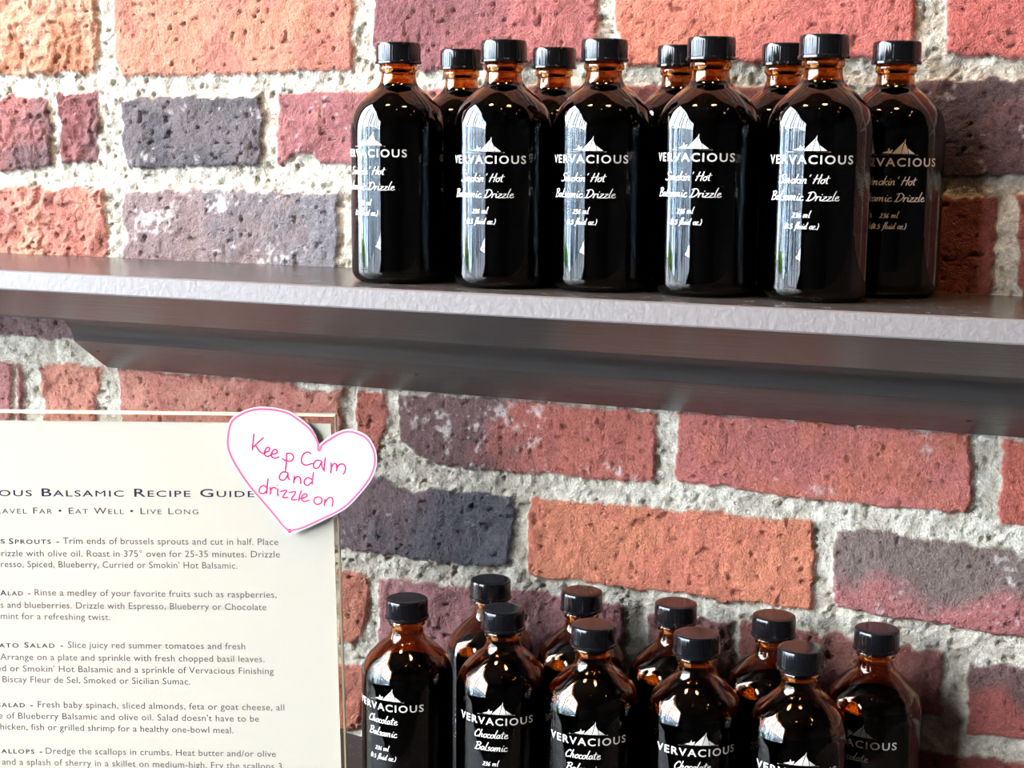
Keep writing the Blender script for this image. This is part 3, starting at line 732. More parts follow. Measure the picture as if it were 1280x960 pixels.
# bricks stay behind the shelf backs
nz_, nx_ = gx.shape
verts = np.stack([gx, -H, gz], -1).reshape(-1, 3)
idx = np.arange(nz_ * nx_).reshape(nz_, nx_)
quads = np.stack([idx[:-1, :-1], idx[:-1, 1:], idx[1:, 1:], idx[1:, :-1]], -1).reshape(-1, 4)
me = bpy.data.meshes.new('wall_back')
me.vertices.add(len(verts))
me.vertices.foreach_set('co', verts.astype(np.float32).ravel())
me.loops.add(quads.size)
me.loops.foreach_set('vertex_index', quads.astype(np.int32).ravel())
me.polygons.add(len(quads))
me.polygons.foreach_set('loop_start', np.arange(0, quads.size, 4, dtype=np.int32))
me.polygons.foreach_set('use_smooth', np.ones(len(quads), bool))
me.update(calc_edges=True)
ca = me.color_attributes.new('tint', 'FLOAT_COLOR', 'POINT')
ca.data.foreach_set('color', np.concatenate([tint.reshape(-1, 3), np.ones((len(verts), 1))], 1).astype(np.float32).ravel())
me.materials.append(M_BRICK)
wall = bpy.data.objects.new('wall_back', me)
COL.objects.link(wall)
struct(wall, 'rough old red brick wall with pale mortar', 'wall')

# ------------------------------------------------------------------ rest of the room
struct(MB().box(XL, XR, YB, 0.03, ZF - 0.05, ZF).build('floor', M_FLOOR), 'dark floor of the shop', 'floor')
struct(MB().box(XL, XR, YB, 0.03, ZC, ZC + 0.05).build('ceiling', M_CEIL), 'dark ceiling of the shop', 'ceiling')
struct(MB().box(XR, XR + 0.05, YB, 0.03, ZF, ZC).build('wall_right', M_ROOM), 'plain wall at the right end of the shop', 'wall')
struct(MB().box(XL, XR, YB - 0.05, YB, ZF, ZC).build('wall_front', M_ROOM), 'plain wall opposite the brick wall', 'wall')
w = MB()
w.box(XL - 0.08, XL, YB, WIN['y0'], ZF, ZC)
w.box(XL - 0.08, XL, WIN['y1'], 0.03, ZF, ZC)
w.box(XL - 0.08, XL, WIN['y0'], WIN['y1'], ZF, WIN['z0'])
w.box(XL - 0.08, XL, WIN['y0'], WIN['y1'], WIN['z1'], ZC)
struct(w.build('wall_left', M_ROOM), 'wall around the tall street window', 'wall')
w = MB()
for yy in (WIN['y0'], -2.6, -2.1, -1.72, -1.2, -0.98, -0.52, WIN['y1']):
    w.box(XL - 0.07, XL - 0.03, yy - 0.022, yy + 0.022, WIN['z0'], WIN['z1'])
for zz in (WIN['z0'], WIN['z1']):
    w.box(XL - 0.07, XL - 0.03, WIN['y0'], WIN['y1'], zz - 0.02, zz + 0.02)
struct(w.build('window_1', M_FRAME), 'tall dark framed street window', 'window')
struct(MB().box(-14, XL - 0.12, -14, 8, ZF - 0.35, ZF - 0.30).build('street', M_STREET), 'pale paved street outside', 'street')

def mat_facade(name, dark, mid, light, scale):
    m, nt, out = new_mat(name)
    p = N(nt, 'ShaderNodeBsdfPrincipled', Roughness=0.8)
    tc = N(nt, 'ShaderNodeTexCoord')
    mp = N(nt, 'ShaderNodeMapping')
    mp.inputs['Scale'].default_value = (0.0, scale, 0.12 * scale)
    nz = N(nt, 'ShaderNodeTexNoise', Scale=1.0, Detail=3.0, Roughness=0.7)
    cr_ = N(nt, 'ShaderNodeValToRGB')
    cr_.color_ramp.elements[0].position, cr_.color_ramp.elements[0].color = 0.40, dark
    cr_.color_ramp.elements[1].position, cr_.color_ramp.elements[1].color = 0.60, light
    cr_.color_ramp.elements.new(0.50).color = mid
    L(nt, tc.outputs['Object'], mp.inputs[0])
    L(nt, mp.outputs[0], nz.inputs['Vector'])
    L(nt, nz.outputs['Fac'], cr_.inputs[0])
    L(nt, cr_.outputs[0], p.inputs['Base Color'])
    L(nt, p.outputs[0], out.inputs[0])
    return m
w = MB()
for ya, yb, top in ((7.0, 3.4, 1.4), (3.1, 2.2, 1.7), (2.05, 0.9, 1.2), (0.55, -0.5, 1.8), (-0.62, -1.5, 1.5), (-2.0, -2.6, 1.9), (-2.68, -4.2, 1.3), (-4.6, -5.2, 1.75), (-5.3, -6.6, 1.5), (-7.1, -9.0, 1.9)):
    w.box(-9.6, -9.0, yb, ya, ZF - 0.3, top)
struct(w.build('wall_across_street', mat_facade('pale_street_front', rgb(30, 46, 64), rgb(140, 172, 200), rgb(244, 248, 250), 2.2)),
       'row of pale building fronts across the street', 'wall')
struct(MB().box(-9.6, -8.8, -26.0, -9.0, ZF - 0.3, 2.0).build('wall_down_street', mat_facade('dark_street_front', rgb(14, 18, 24), rgb(70, 88, 106), rgb(200, 214, 224), 1.6)),
       'darker building front farther down the street', 'wall')
hv, hf = [], []
hb_ = MB()
for k in range(70):
    a, c = random.uniform(0, 2 * PI), Vector((-3.4 + random.uniform(-0.25, 0.25), random.uniform(-1.75, -1.05), ZF - 0.3 + random.uniform(0.1, 1.22)))
    bm = bmesh.new()
    bmesh.ops.create_icosphere(bm, subdivisions=2, radius=random.uniform(0.10, 0.17))
    hb_.add([tuple(v.co * random.uniform(0.85, 1.15) + c) for v in bm.verts], [tuple(v.index for v in f.verts) for f in bm.faces])
    bm.free()
tag(hb_.build('hedge', plain('hedge_leaves', rgb(96, 130, 52), 0.8, 0.2, 0.6, 40)), 'green hedge on the street outside the window', 'hedge', kind='stuff')

# ceiling bulbs, mirrored as warm sparks in the bottle shoulders
M_BULB = mat_emit('warm_bulb', (1.0, 0.60, 0.26, 1), 30.0)
M_SOCKET = plain('brass_socket', rgb(120, 92, 48), 0.35, 0.5, metallic=0.8)
def pendant(x, y, z, r, label):
    t = thing('pendant_lamp', label, 'lamp', (x, y, ZC), 0, 'warm pendant lamps')
    d = z - ZC
    v, f = lathe([(0, d + r), (r * .6, d + r * .8), (r, d), (r * .8, d - r * .62), (r * .4, d - r * .92), (0, d - r)][::-1], 20)
    obj('bulb', v, f, M_BULB, t, True)
    v, f = lathe([(0, d + r * .85), (r * .55, d + r * .9), (r * .5, d + r * 2.2), (0, d + r * 2.3)], 16)
    obj('socket', v, f, M_SOCKET, t, True)
    v, f = lathe([(0, d + r * 2.2), (0.003, d + r * 2.2), (0.003, -0.004), (0.05, -0.004), (0.05, 0.0), (0, 0)], 12)
    obj('cord', v, f, M_FRAME, t, False)
for args in LAMPS:
    pendant(*args)

# ------------------------------------------------------------------ shelves
SX0, SX1 = -0.75, 0.95
def extrude_profile(prof, x0, x1, step=None):
    """Prism along x of a closed (y, z) outline."""
    n = len(prof)
    X = [x0, x1] if not step else list(np.linspace(x0, x1, int((x1 - x0) / step) + 1))
    v = [(x, y, z) for x in X for y, z in prof]
    f = []
    for s in range(len(X) - 1):
        for i in range(n):
            j = (i + 1) % n
            f.append((s * n + i, s * n + j, (s + 1) * n + j, (s + 1) * n + i))
    f.append(tuple(range(n))[::-1])
    f.append(tuple((len(X) - 1) * n + i for i in range(n)))
    return v, f

def recalc(o):
    bm = bmesh.new()
    bm.from_mesh(o.data)
    bmesh.ops.recalc_face_normals(bm, faces=bm.faces[:])
    bm.to_mesh(o.data)
    bm.free()
    return o

SHELF_BACK = 0.006
def shelf_top(y):
    return 0.0012 - (y + 0.148) * 0.0175
t_sh = thing('wall_shelf', 'upper dark brown painted shelf with moulding, ten bottles on it', 'shelf', (0, 0, 0))
board = [(SHELF_BACK, shelf_top(SHELF_BACK)), (-0.1440, shelf_top(-0.1440)), (-0.1450, 0.0004), (-0.1485, -0.0104),
         (-0.1060, -0.0335), (-0.1050, -0.0345), (SHELF_BACK, -0.0345)]
o = recalc(obj('shelf_board', *extrude_profile(board, SX0, SX1), M_SHELF, t_sh))
sharp(o, 12)
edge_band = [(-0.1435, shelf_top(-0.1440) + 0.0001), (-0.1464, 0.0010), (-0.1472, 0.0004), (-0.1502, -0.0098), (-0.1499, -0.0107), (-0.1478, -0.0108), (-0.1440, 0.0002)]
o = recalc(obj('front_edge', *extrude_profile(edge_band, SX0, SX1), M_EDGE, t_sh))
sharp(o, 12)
o['label'] = 'front edge with window glint painted in as a paler colour'
mould = [(SHELF_BACK, -0.0345), (-0.0609, -0.0345), (-0.0609, -0.0372), (-0.0580, -0.0400), (-0.0520, -0.0440), (-0.0470, -0.0490), (-0.0448, -0.0535), (-0.0437, -0.0578),
         (-0.0425, -0.0590), (-0.0130, -0.0788), (-0.0060, -0.0830), (SHELF_BACK, -0.0835)]
o = recalc(obj('moulding', *extrude_profile(mould, -0.2595, SX1), M_SHELF, t_sh))
sharp(o, 20)
def dent(p, n, r):
    """A small dark nail hole lying on a face of the shelf."""
    n = Vector(n).normalized()
    q = n.to_track_quat('Z', 'Y').to_matrix()
    v = [Vector(p) + n * 0.00025] + [Vector(p) + q @ Vector((r * math.cos(a) * random.uniform(.7, 1.2), r * .7 * math.sin(a) * random.uniform(.7, 1.2), 0.0001)) for a in np.linspace(0, 2 * PI, 11)[:-1]]
    obj('nail_hole', v, [(0, i, i % 10 + 1) for i in range(1, 11)], M_DARK, t_sh)
NB = (0, -0.56, -0.83)
for hx, k in HOLES:
    dent((hx, -0.0425 + 0.0295 * k, -0.0590 - 0.0198 * k), NB, 0.0016)

LZ = -0.3427
t_lo = thing('counter_shelf', 'lower dark brown ledge under the second row of bottles', 'shelf', (0, 0, LZ))
low = [(SHELF_BACK, 0.0), (-0.232, 0.0), (-0.235, -0.002), (-0.237, -0.012), (-0.235, -0.030), (SHELF_BACK, -0.030)]
o = recalc(obj('shelf_board', *extrude_profile(low, SX0, SX1), M_LEDGE, t_lo))
sharp(o, 12)
lm = [(SHELF_BACK, -0.030), (-0.10, -0.030), (-0.085, -0.055), (-0.03, -0.075), (SHELF_BACK, -0.078)]
sharp(recalc(obj('moulding', *extrude_profile(lm, SX0, SX1), M_LEDGE, t_lo)), 20)

# ------------------------------------------------------------------ bottles
BR, BH = 0.0290, 0.143
sil = [(0.02885, 0.0935), (0.0277, 0.0990), (0.0254, 0.1046), (0.0216, 0.1091), (0.0168, 0.1137), (0.0126, 0.1171), (0.0108, 0.1205), (0.0103, 0.1240)]
sil = [tuple(q) for q in catmull([(BR, 0.086)] + sil, 4)]
base = [(0.0, 0.0022), (0.012, 0.0018), (0.019, 0.0006), (0.0225, 0.0)]
cr = 0.0078
base += [(BR - cr + cr * math.sin(a), cr - cr * math.cos(a)) for a in np.linspace(0.05, PI / 2, 9)]
outer = base + [(BR, 0.03), (BR, 0.06)] + sil + [
    (0.0103, 0.1252), (0.0110, 0.1258), (0.0116, 0.1266), (0.0116, 0.1288), (0.0110, 0.1296), (0.0104, 0.1300), (0.0104, 0.1405), (0.0098, 0.1413)]
T = 0.0021
inner = [(0.0, 0.0052), (0.018, 0.0046), (0.0225, 0.0050)]
ci = 0.006
inner += [(BR - T - ci + ci * math.sin(a), 0.0042 + ci - ci * math.cos(a)) for a in np.linspace(0.15, PI / 2, 7)]
inner += [(BR - T, 0.03), (BR - T, 0.06)] + [(r - T, z - 0.0009) for r, z in sil] + [(0.0080, 0.1260), (0.0080, 0.1405), (0.0088, 0.1413)]
glass_prof = outer + inner[::-1]
GLASS = None
def liquid_prof(level):
    g = -0.00025
    pr = [(max(r - g, 0.0), z + g) for r, z in inner if z + g < level]
    zz = [z for r, z in inner]
    rr = [r for r, z in inner]
    rl = float(np.interp(level, zz[3:], rr[3:])) - g
    return pr + [(rl, level + 0.0006), (rl - 0.0012, level), (0.0, level - 0.0001)]

def cap_mesh():
    seg, ribs = 216, 54
    prof = [(0.0, 0.0128), (0.0095, 0.0130), (0.0121, 0.0129), (0.0129, 0.0125), (0.01325, 0.0117), (0.0133, 0.0108), (0.0133, 0.0106),
            (0.0133, 0.0030), (0.0133, 0.0022), (0.0139, 0.0018), (0.0140, 0.0006), (0.0136, 0.0), (0.0118, 0.0), (0.0116, 0.004), (0.0, 0.0105)]
    v, f = lathe(prof, seg)
    out = []
    for x, y, z in v:
        r = math.hypot(x, y)
        if 0.0029 < z < 0.01075 and r > 0.0130:
            a = math.atan2(y, x)
            k = 1 + 0.00006 / r * (1 if (a / (2 * PI) * ribs) % 1.0 < 0.62 else -0.9)
            x, y = x * k, y * k
        out.append((x, y, z))
    return out, f

# hand lettering used on the labels: one-stroke letters, x-height 1
HAND = {
    'S': (1.15, [[(1.15, 1.75), (.85, 2.0), (.4, 1.85), (.3, 1.45), (.62, 1.05), (.8, .6), (.5, .1), (0, .0), (-.2, .25)]]),
    'm': (1.45, [[(0, 1), (.05, .5), (.02, 0)], [(.04, .5), (.32, .98), (.5, .85), (.48, .05)], [(.5, .5), (.8, .98), (1.0, .85), (.98, .1), (1.2, .12)]]),
    'o': (.85, [[(.5, .98), (.12, .8), (.05, .3), (.3, 0), (.62, .25), (.66, .75), (.45, .98), (.85, .85)]]),
    'k': (.95, [[(.25, 2.1), (.1, 1), (0, 0)], [(.75, 1.0), (.12, .5), (.45, .25), (.8, 0)]]),
    'i': (.5, [[(.1, .95), (.08, .3), (.22, .02), (.45, .2)], [(.2, 1.42), (.24, 1.5)]]),
    'n': (.95, [[(0, 1), (.04, .5), (0, 0)], [(.04, .5), (.34, .98), (.58, .85), (.55, .1), (.8, .15)]]),
    "'": (.4, [[(.28, 2.0), (.15, 1.6)]]),
    'H': (1.3, [[(.35, 2.0), (.2, 1), (0, 0)], [(1.15, 2.1), (1.0, 1), (.9, 0)], [(-.1, .95), (.6, 1.1), (1.3, 1.2)]]),
    't': (.75, [[(.3, 1.75), (.2, .8), (.25, .1), (.55, .08)], [(-.15, 1.15), (.7, 1.3)]]),
    'B': (1.2, [[(.2, 1.9), (.1, 1), (-.05, 0)], [(-.2, 1.8), (.6, 2.05), (.95, 1.65), (.6, 1.2), (.2, 1.05), (.8, .95), (1.0, .5), (.6, .05), (-.3, -.05)]]),
    'a': (.95, [[(.65, .85), (.35, .98), (.05, .6), (.1, .1), (.4, .1), (.64, .6), (.7, .95), (.66, .2), (.95, .12)]]),
    'l': (.55, [[(.38, 2.2), (.18, 1.2), (.12, .15), (.45, .1)]]),
    's': (.7, [[(.6, .9), (.3, .98), (.2, .7), (.45, .45), (.4, .08), (0, .05)]]),
    'c': (.75, [[(.6, .82), (.35, .98), (.06, .6), (.15, .1), (.45, .02), (.78, .2)]]),
    'D': (1.45, [[(.35, 1.9), (.2, .9), (.05, 0)], [(-.15, 1.75), (.7, 2.0), (1.25, 1.3), (1.0, .5), (.4, 0), (-.2, .05)]]),
    'r': (.7, [[(.05, 1), (.08, .5), (.02, 0)], [(.08, .55), (.35, .95), (.65, .9)]]),
    'z': (.85, [[(.05, .92), (.62, .95), (.3, .5), (.0, .05), (.45, .0), (.85, .1)]]),
    'e': (.85, [[(.1, .5), (.5, .65), (.55, .92), (.3, .98), (.06, .6), (.15, .1), (.5, .03), (.85, .25)]]),
    'C': (1.25, [[(1.05, 1.6), (.85, 1.95), (.45, 1.6), (.1, .8), (.2, .1), (.65, .0), (1.1, .3)]]),
    'h': (1.0, [[(.3, 2.1), (.12, 1), (0, 0)], [(.08, .55), (.4, .98), (.6, .8), (.56, .1), (.85, .15)]]),
    'f': (.6, [[(.75, 1.95), (.45, 2.1), (.3, 1.2), (.15, 0), (-.1, -.6)], [(-.05, .95), (.6, 1.05)]]),
    'u': (.95, [[(.1, .95), (.08, .2), (.35, .05), (.62, .4), (.66, .95), (.64, .15), (.92, .12)]]),
    'd': (.95, [[(.6, .85), (.3, .95), (.05, .5), (.2, .05), (.55, .3)], [(.85, 2.0), (.66, 1), (.66, .1), (.9, .12)]]),
    '2': (.95, [[(.1, 1.1), (.45, 1.4), (.65, 1.0), (.35, .4), (0, .0), (.4, .08), (.8, 0)]]),
    '3': (.9, [[(.1, 1.3), (.55, 1.35), (.5, .9), (.25, .75), (.6, .55), (.5, .05), (0, .05)]]),
    '6': (.9, [[(.6, 1.4), (.2, .9), (.05, .3), (.35, 0), (.62, .35), (.4, .65), (.1, .4)]]),
    '8': (.9, [[(.55, 1.25), (.25, 1.4), (.15, 1.0), (.5, .6), (.5, .1), (.15, .05), (.1, .45), (.45, .9), (.58, 1.2)]]),
    '5': (.9, [[(.65, 1.4), (.2, 1.38), (.15, .85), (.5, .8), (.6, .35), (.35, .0), (0, .08)]]),
    '.': (.4, [[(.1, .02), (.16, .1)]]),
    '(': (.5, [[(.45, 1.8), (.15, .9), (.2, -.2)]]),
    ')': (.55, [[(.1, 1.8), (.35, .9), (.1, -.2)]]),
    ' ': (.75, []),
}
def handwrite(s, width, xh, slant=0.22, pen=0.22):
    """Strokes of a hand-lettered line, centred on x = 0, scaled to a width and an x-height."""
    strokes, x = [], 0.0
    for ch in s:
        adv, st = HAND[ch]
        for k in st:
            strokes.append([(x + a + b * slant, b) for a, b in k])
        x += adv
    allx = [p[0] for k in strokes for p in k]
    x0, x1 = min(allx), max(allx)
    sx = width / (x1 - x0)
    v, f = [], []
    for k in strokes:
        rv, rf = ribbon([((a - (x0 + x1) / 2) * sx, b_ * xh) for a, b_ in k], pen * xh, 4, True)
        b0 = len(v)
        v += rv
        f += [tuple(i + b0 for i in q) for q in rf]
    return v, f

def ship(cx, z, w):
    """The emblem: a boat under two long sails on a thin waterline."""
    P = lambda pts: [(cx + a * w, z + b * w) for a, b in pts]
    polys = [
        P([(-.50, .015), (.50, .022), (.50, .032), (-.50, .030)]),              # waterline
        P([(-.36, .065), (-.09, .15), (-.13, .055)]),                          # long bow and low fore sail
        P([(-.215, .115), (-.185, .19), (-.165, .13)]),                        # small mast
        P([(-.115, .055), (.155, .33), (.085, .050)]),                         # tall fore sail
        P([(.10, .05), (.172, .315), (.235, .18), (.262, .05)]),               # main sail, inner panel
        P([(.278, .05), (.252, .175), (.42, .05)]),                            # main sail, outer panel
        P([(.155, .325), (.182, .30), (.185, .40)]),                           # pennant
    ]
    v, f = [], []
    for p in polys:
        b0 = len(v)
        v += [np.array(q) for q in p]
        f.append(tuple(range(b0, b0 + len(p))))
    return v, f

def wrap(v, r):
    """Bend flat lettering (x right, y up; metres) round a cylinder facing -y."""
    return [(r * math.sin(p[0] / r), -r * math.cos(p[0] / r), p[1]) for p in v]

def label_lettering(kind):
    v, f = [], []
    def put(q):
        b0 = len(v)
        v.extend(q[0])
        f.extend([tuple(i + b0 for i in t) for t in q[1]])
    tv, tf, tw = typeset('VERVACIOUS', 0.0, 0.16, 0.014)
    sx = 0.0505 / tw
    if kind == 'hot':
        zv = 0.0735
        put(([np.array([(p[0] - tw / 2) * sx, zv + p[1] * 0.0044]) for p in tv], tf))
        put(ship(0.0005, zv + 0.0056, 0.0235))
        for s, w_, x_, z_, h_ in (("Smokin' Hot", 0.029, -0.0020, 0.0632, 0.0023), ('Balsamic Drizzle', 0.041, -0.0026, 0.0542, 0.0023),
                                  ('236 ml', 0.0105, -0.0020, 0.0452, 0.0017), ('(8.5 fluid oz.)', 0.0188, -0.0020, 0.0392, 0.0017)):
            q = handwrite(s, w_, h_)
            put(([p + np.array([x_, z_]) for p in q[0]], q[1]))
    else:
        zv = 0.0782
        put(([np.array([(p[0] - tw / 2) * sx, zv + p[1] * 0.0044]) for p in tv], tf))
        put(ship(0.0010, zv + 0.0056, 0.0235))
        for s, w_, x_, z_, h_ in (('Chocolate', 0.0212, -0.0020, 0.0698, 0.0024), ('Balsamic', 0.0212, -0.0024, 0.0616, 0.0024),
                                  ('236 ml', 0.0105, -0.0020, 0.0520, 0.0017), ('(8.5 fluid oz.)', 0.0188, -0.0020, 0.0460, 0.0017)):
            q = handwrite(s, w_, h_)
            put(([p + np.array([x_, z_]) for p in q[0]], q[1]))
    return v, f

def film_mesh(z0, z1, half, r0, r1):
    """Clear label: a thin curved sheet with real edges and rounded corners."""
    n = 40
    v, f = [], []
    for r in (r0, r1):
        for k in range(n + 1):
            a = -half + 2 * half * k / n
            e = max(0.0, abs(a) - (half - 0.06)) / 0.06
            d = 0.0022 * (1 - math.sqrt(max(0, 1 - e * e)))
            for z in (z0 + d, z1 - d):
                v.append((r * math.sin(a), -r * math.cos(a), z))
    m = 2 * (n + 1)
    for k in range(n):
        a = 2 * k
        f.append((m + a, m + a + 2, m + a + 3, m + a + 1))
        f.append((a, a + 1, a + 3, a + 2))
        f.append((a, a + 2, m + a + 2, m + a))
        f.append((a + 1, m + a + 1, m + a + 3, a + 3))
    f.append((0, m, m + 1, 1))
    f.append((2 * n, 2 * n + 1, m + 2 * n + 1, m + 2 * n))
    return v, f

def make_bottle(kind, level, zlab):
    t = thing('balsamic_bottle', 'amber bottle', 'bottle')
    g = recalc(obj('glass_body', *lathe(glass_prof + glass_prof[:1], 80), M_AMBER, t, True))
    obj('liquid', *lathe(liquid_prof(level), 64), M_VINEGAR, t, True)
    c = obj('cap', *cap_mesh(), M_CAP, t)
    sharp(c, 28)
    c.location = (0, 0, 0.1300)
    lb = obj('label', *film_mesh(zlab[0], zlab[1], R(84), BR + 0.00002, BR + 0.00012), M_FILM, t, True)
    sharp(lb, 40)
    lb['label'] = 'clear film label'
    lv, lf = label_lettering(kind)
    ink = obj('lettering', wrap(lv, BR + 0.00020), lf, M_INK_WHITE, lb)
    ink['label'] = 'white lettering and ship emblem'
    return t

def copy_tree(o, parent=None):
    c = o.copy()
    COL.objects.link(c)
    if parent is not None:
        c.parent = parent
        c.matrix_parent_inverse = o.matrix_parent_inverse
    for ch in list(o.children):
        copy_tree(ch, c)
    return c

def place(proto, first, x, y, z, turn, dz, label, group, spin):
    t = proto if first else copy_tree(proto)
    face = math.atan2(CAM.y - y, CAM.x - x) + PI / 2       # label straight at a viewer, then turned
    t.location = (x, y, z)
    t.rotation_euler = (0, 0, face + R(turn))
    for ch in t.children:
        s = ch.name.split('.')[0]
        if s == 'label':
            ch.location.z = dz
        if s == 'cap':
            ch.rotation_euler.z = spin
    t['label'] = label
    t['group'] = group
    return t

hot = make_bottle('hot', 0.1180, (0.0372, 0.0905))
for i, (x, y, turn, dz, lab) in enumerate(UPPER):
    place(hot, i == 0, x, y, shelf_top(y), turn, dz, lab, 'bottles on the upper shelf', i * 1.7)
choc = make_bottle('chocolate', 0.0975, (0.0412, 0.0915))
for i, (x, y, turn, dz, lab) in enumerate(LOWER):
    place(choc, i == 0, x, y, LZ, turn, dz, lab, 'bottles on the lower shelf', i * 2.3 + 0.4)

# ------------------------------------------------------------------ recipe sign
SO = Vector((-0.0098, -0.11, -0.0832))
SU = Vector((0.93041757, 0.36650123, 0.0))
SN = Vector((0.3664, -0.9303, 0.0175)).normalized()
SV = SN.cross(SU).normalized()
SROT = Matrix((SU, SV, SN)).transposed().to_4x4()      # local x along the sign, y up it, z towards the viewer
def on_sign(o):
    o.matrix_world = Matrix.Translation(SO) @ SROT
    return o
def flat(q, z):
    return [(p[0] * 0.001, p[1] * 0.001, z) for p in q]
VB = -0.2595          # where the sign meets the shelf, in sign metres
UL = -0.300
sign = on_sign(thing('sign_holder', 'clear acrylic sign holder standing left of the lower bottles', 'sign'))
def slab(name, quad, z0, z1, mat, parent):
    v = [(u, w_, z0) for u, w_ in quad] + [(u, w_, z1) for u, w_ in quad]
    return obj(name, v, [(3, 2, 1, 0), (4, 5, 6, 7), (0, 1, 5, 4), (1, 2, 6, 5), (2, 3, 7, 6), (3, 0, 4, 7)], mat, parent)
front_q = [(UL, VB), (0.0052, VB), (0.0, 0.0), (UL - 0.002, 0.0005)]
bevel(slab('front_panel', front_q, 0.0, 0.0018, M_ACRYLIC, sign), 0.0003)
bevel(slab('back_panel', front_q, -0.0044, -0.0024, M_ACRYLIC, sign), 0.0003)
e = MB()
e.add([(UL - 0.002, 0.0005, -0.0044), (0.0, 0.0, -0.0044), (0.0, 0.0, 0.0018), (UL - 0.002, 0.0005, 0.0018),
       (UL - 0.002, 0.0017, -0.0040), (0.0008, 0.0012, -0.0040), (0.0008, 0.0012, 0.0014), (UL - 0.002, 0.0017, 0.0014)],
      [(0, 1, 5, 4), (1, 2, 6, 5), (2, 3, 7, 6), (3, 0, 4, 7), (4, 5, 6, 7)])
e.add([(0.0052, VB, -0.0044), (0.0052, VB, 0.0018), (0.0, 0.0, 0.0018), (0.0, 0.0, -0.0044),
       (0.0062, VB, -0.0040), (0.0062, VB, 0.0014), (0.0009, 0.0010, 0.0014), (0.0009, 0.0010, -0.0040)],
      [(0, 1, 5, 4), (1, 2, 6, 5), (2, 3, 7, 6), (3, 0, 4, 7), (4, 5, 6, 7)])
ed = recalc(e.build('polished_edge', M_ACRYLIC_EDGE, sign))
ed['label'] = 'cream edge of the acrylic'
bevel(slab('foot', [(UL + 0.02, VB), (-0.015, VB), (-0.015, VB + 0.0025), (UL + 0.02, VB + 0.0025)], -0.06, -0.0046, M_ACRYLIC, sign), 0.0005)

sheet = tag(slab('recipe_sheet', [(UL + 0.003, VB + 0.004), (0.0024, VB + 0.004), (-0.0026, -0.0050), (UL + 0.003, -0.0050)], -0.0018, -0.0006, M_PAPER, None),
            'cream printed recipe sheet inside the clear sign holder', 'paper')
on_sign(sheet)
ZT = -0.00052
def line_of_type(dst, s, u0, v0, u1, v1, cap, small=0.0, track=0.0, bold=0.0):
    """One line of type from (u0, v0) to (u1, v1) in millimetres on the sheet."""
    tv, tf, tw = typeset(s, small, track, bold)
    k = (u1 - u0) / tw
    b0 = len(dst[0])
    for p in tv:
        u = u0 + p[0] * k
        dst[0].append((u * 0.001, (v0 + (v1 - v0) * (p[0] / tw) + p[1] * cap) * 0.001, ZT))
    dst[1].extend([tuple(i + b0 for i in q) for q in tf])
    return k
heading, strap = ([], []), ([], [])
s, u0, v0, u1, v1 = HEAD[0]
k = line_of_type(heading, s, u0, v0, u1, v1, 5.0, 0.76, 0.10, 0.010)
pre = 'VERVACIOUS '
w_ = typeset(pre, 0.76, 0.10)[2] * k
line_of_type(heading, pre.strip(), u0 - w_ - 1.2, v0 - 0.3, u0 - 5.0, v0, 5.0, 0.76, 0.10, 0.010)
s, u0, v0, u1, v1 = HEAD[1]
k = line_of_type(strap, s, u0, v0, u1, v1, 3.9, 0.78, 0.14)
w_ = typeset('TRAVEL', 0.78, 0.14)[2] * k
line_of_type(strap, 'TRAVEL', u0 - w_ - 3.4, v0 - 0.2, u0 - 3.4, v0, 3.9, 0.78, 0.14)
obj('heading', heading[0], heading[1], M_INK, sheet)['label'] = 'large navy small capitals heading'
obj('strapline', strap[0], strap[1], M_INK, sheet)['label'] = 'small navy capitals under the heading'
for q, (a, b_) in enumerate(((0, 3), (3, 6), (6, 10), (10, 13), (13, 15))):
    title, para = ([], []), ([], [])
    s, u0, v0, u1, v1 = RUNIN[q]
    line_of_type(title, s, u0, v0, u1, v1, 3.4, 0.80, 0.16, 0.014)
    if q == 0:
        s, u0, v0, u1, v1 = HEAD[2]
        line_of_type(title, s, u0, v0, u1, v1, 2.75, 0, 0.1, 0.014)
    for s, u0, v0, u1, v1 in BODY[a:b_]:
        line_of_type(para, s, u0, v0, u1, v1, 4.15, 0.0, 0.03)
    obj('recipe_title', title[0], title[1], M_INK, sheet)
    obj('recipe_text', para[0], para[1], M_INK_GREY, sheet)

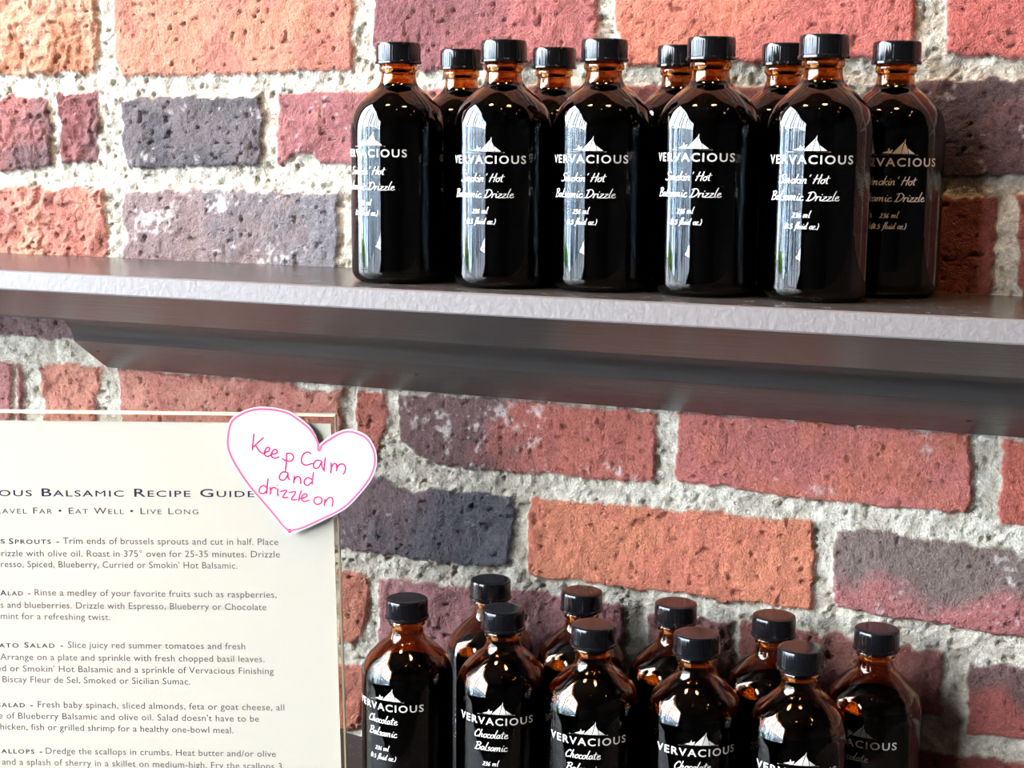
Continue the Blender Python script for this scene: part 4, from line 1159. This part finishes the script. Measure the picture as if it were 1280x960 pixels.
# ------------------------------------------------------------------ heart note
def curl(p, lift=0.0):
    """Height of the note above the acrylic: taped at the left, lifting to the right."""
    t = max(0.0, (p[0] + 40.0) / 66.0)
    b = max(0.0, (-p[1] - 40.0) / 34.0)
    return 0.0021 + 0.0035 * t * t + 0.0016 * b * b + lift
bm = bmesh.new()
hp = catmull(HEART + HEART[:1], 5)[:-1]
c0 = np.mean(hp, 0)
rings = []
for k in (1.0, 0.75, 0.5, 0.25):
    rings.append([c0 + (np.asarray(p) - c0) * k for p in hp])
hv, hf = [], []
n = len(hp)
for lift in (0.0003, 0.0):
    for rg in rings:
        hv += [(p[0] * .001, p[1] * .001, curl(p, lift)) for p in rg]
    hv.append((c0[0] * .001, c0[1] * .001, curl(c0, lift)))
m_ = 4 * n + 1
for k in range(3):
    for i in range(n):
        j = (i + 1) % n
        hf.append((k * n + i, k * n + j, (k + 1) * n + j, (k + 1) * n + i))
        hf.append((m_ + k * n + i, m_ + (k + 1) * n + i, m_ + (k + 1) * n + j, m_ + k * n + j))
for i in range(n):
    j = (i + 1) % n
    hf.append((3 * n + i, 3 * n + j, 4 * n))
    hf.append((m_ + 3 * n + j, m_ + 3 * n + i, m_ + 4 * n))
    hf.append((i, m_ + i, m_ + j, j))
note = on_sign(tag(recalc(obj('heart_note', hv, hf, M_NOTE)), 'white heart shaped paper note with pink handwriting on the sign corner', 'note'))
def inked(name, lines, w, mat, sub=6):
    v, f = [], []
    for ln in lines:
        rv, rf = ribbon(ln, w, sub)
        b0 = len(v)
        v += [(p[0] * .001, p[1] * .001, curl(p, 0.00042)) for p in rv]
        f += [tuple(i + b0 for i in q) for q in rf]
    return obj(name, v, f, mat, note)
inked('outline', HEART_LINE, 1.3, M_PINK, 4)['label'] = 'pink marker outline'
dot = [(HEART_DOT[0][0] + 0.9 * math.cos(a), HEART_DOT[0][1] + 0.9 * math.sin(a)) for a in np.linspace(0, 2 * PI, 9)]
inked('handwriting', HEART_INK + [dot], 0.95, M_PINK_PEN, 5)['label'] = 'pink handwriting'
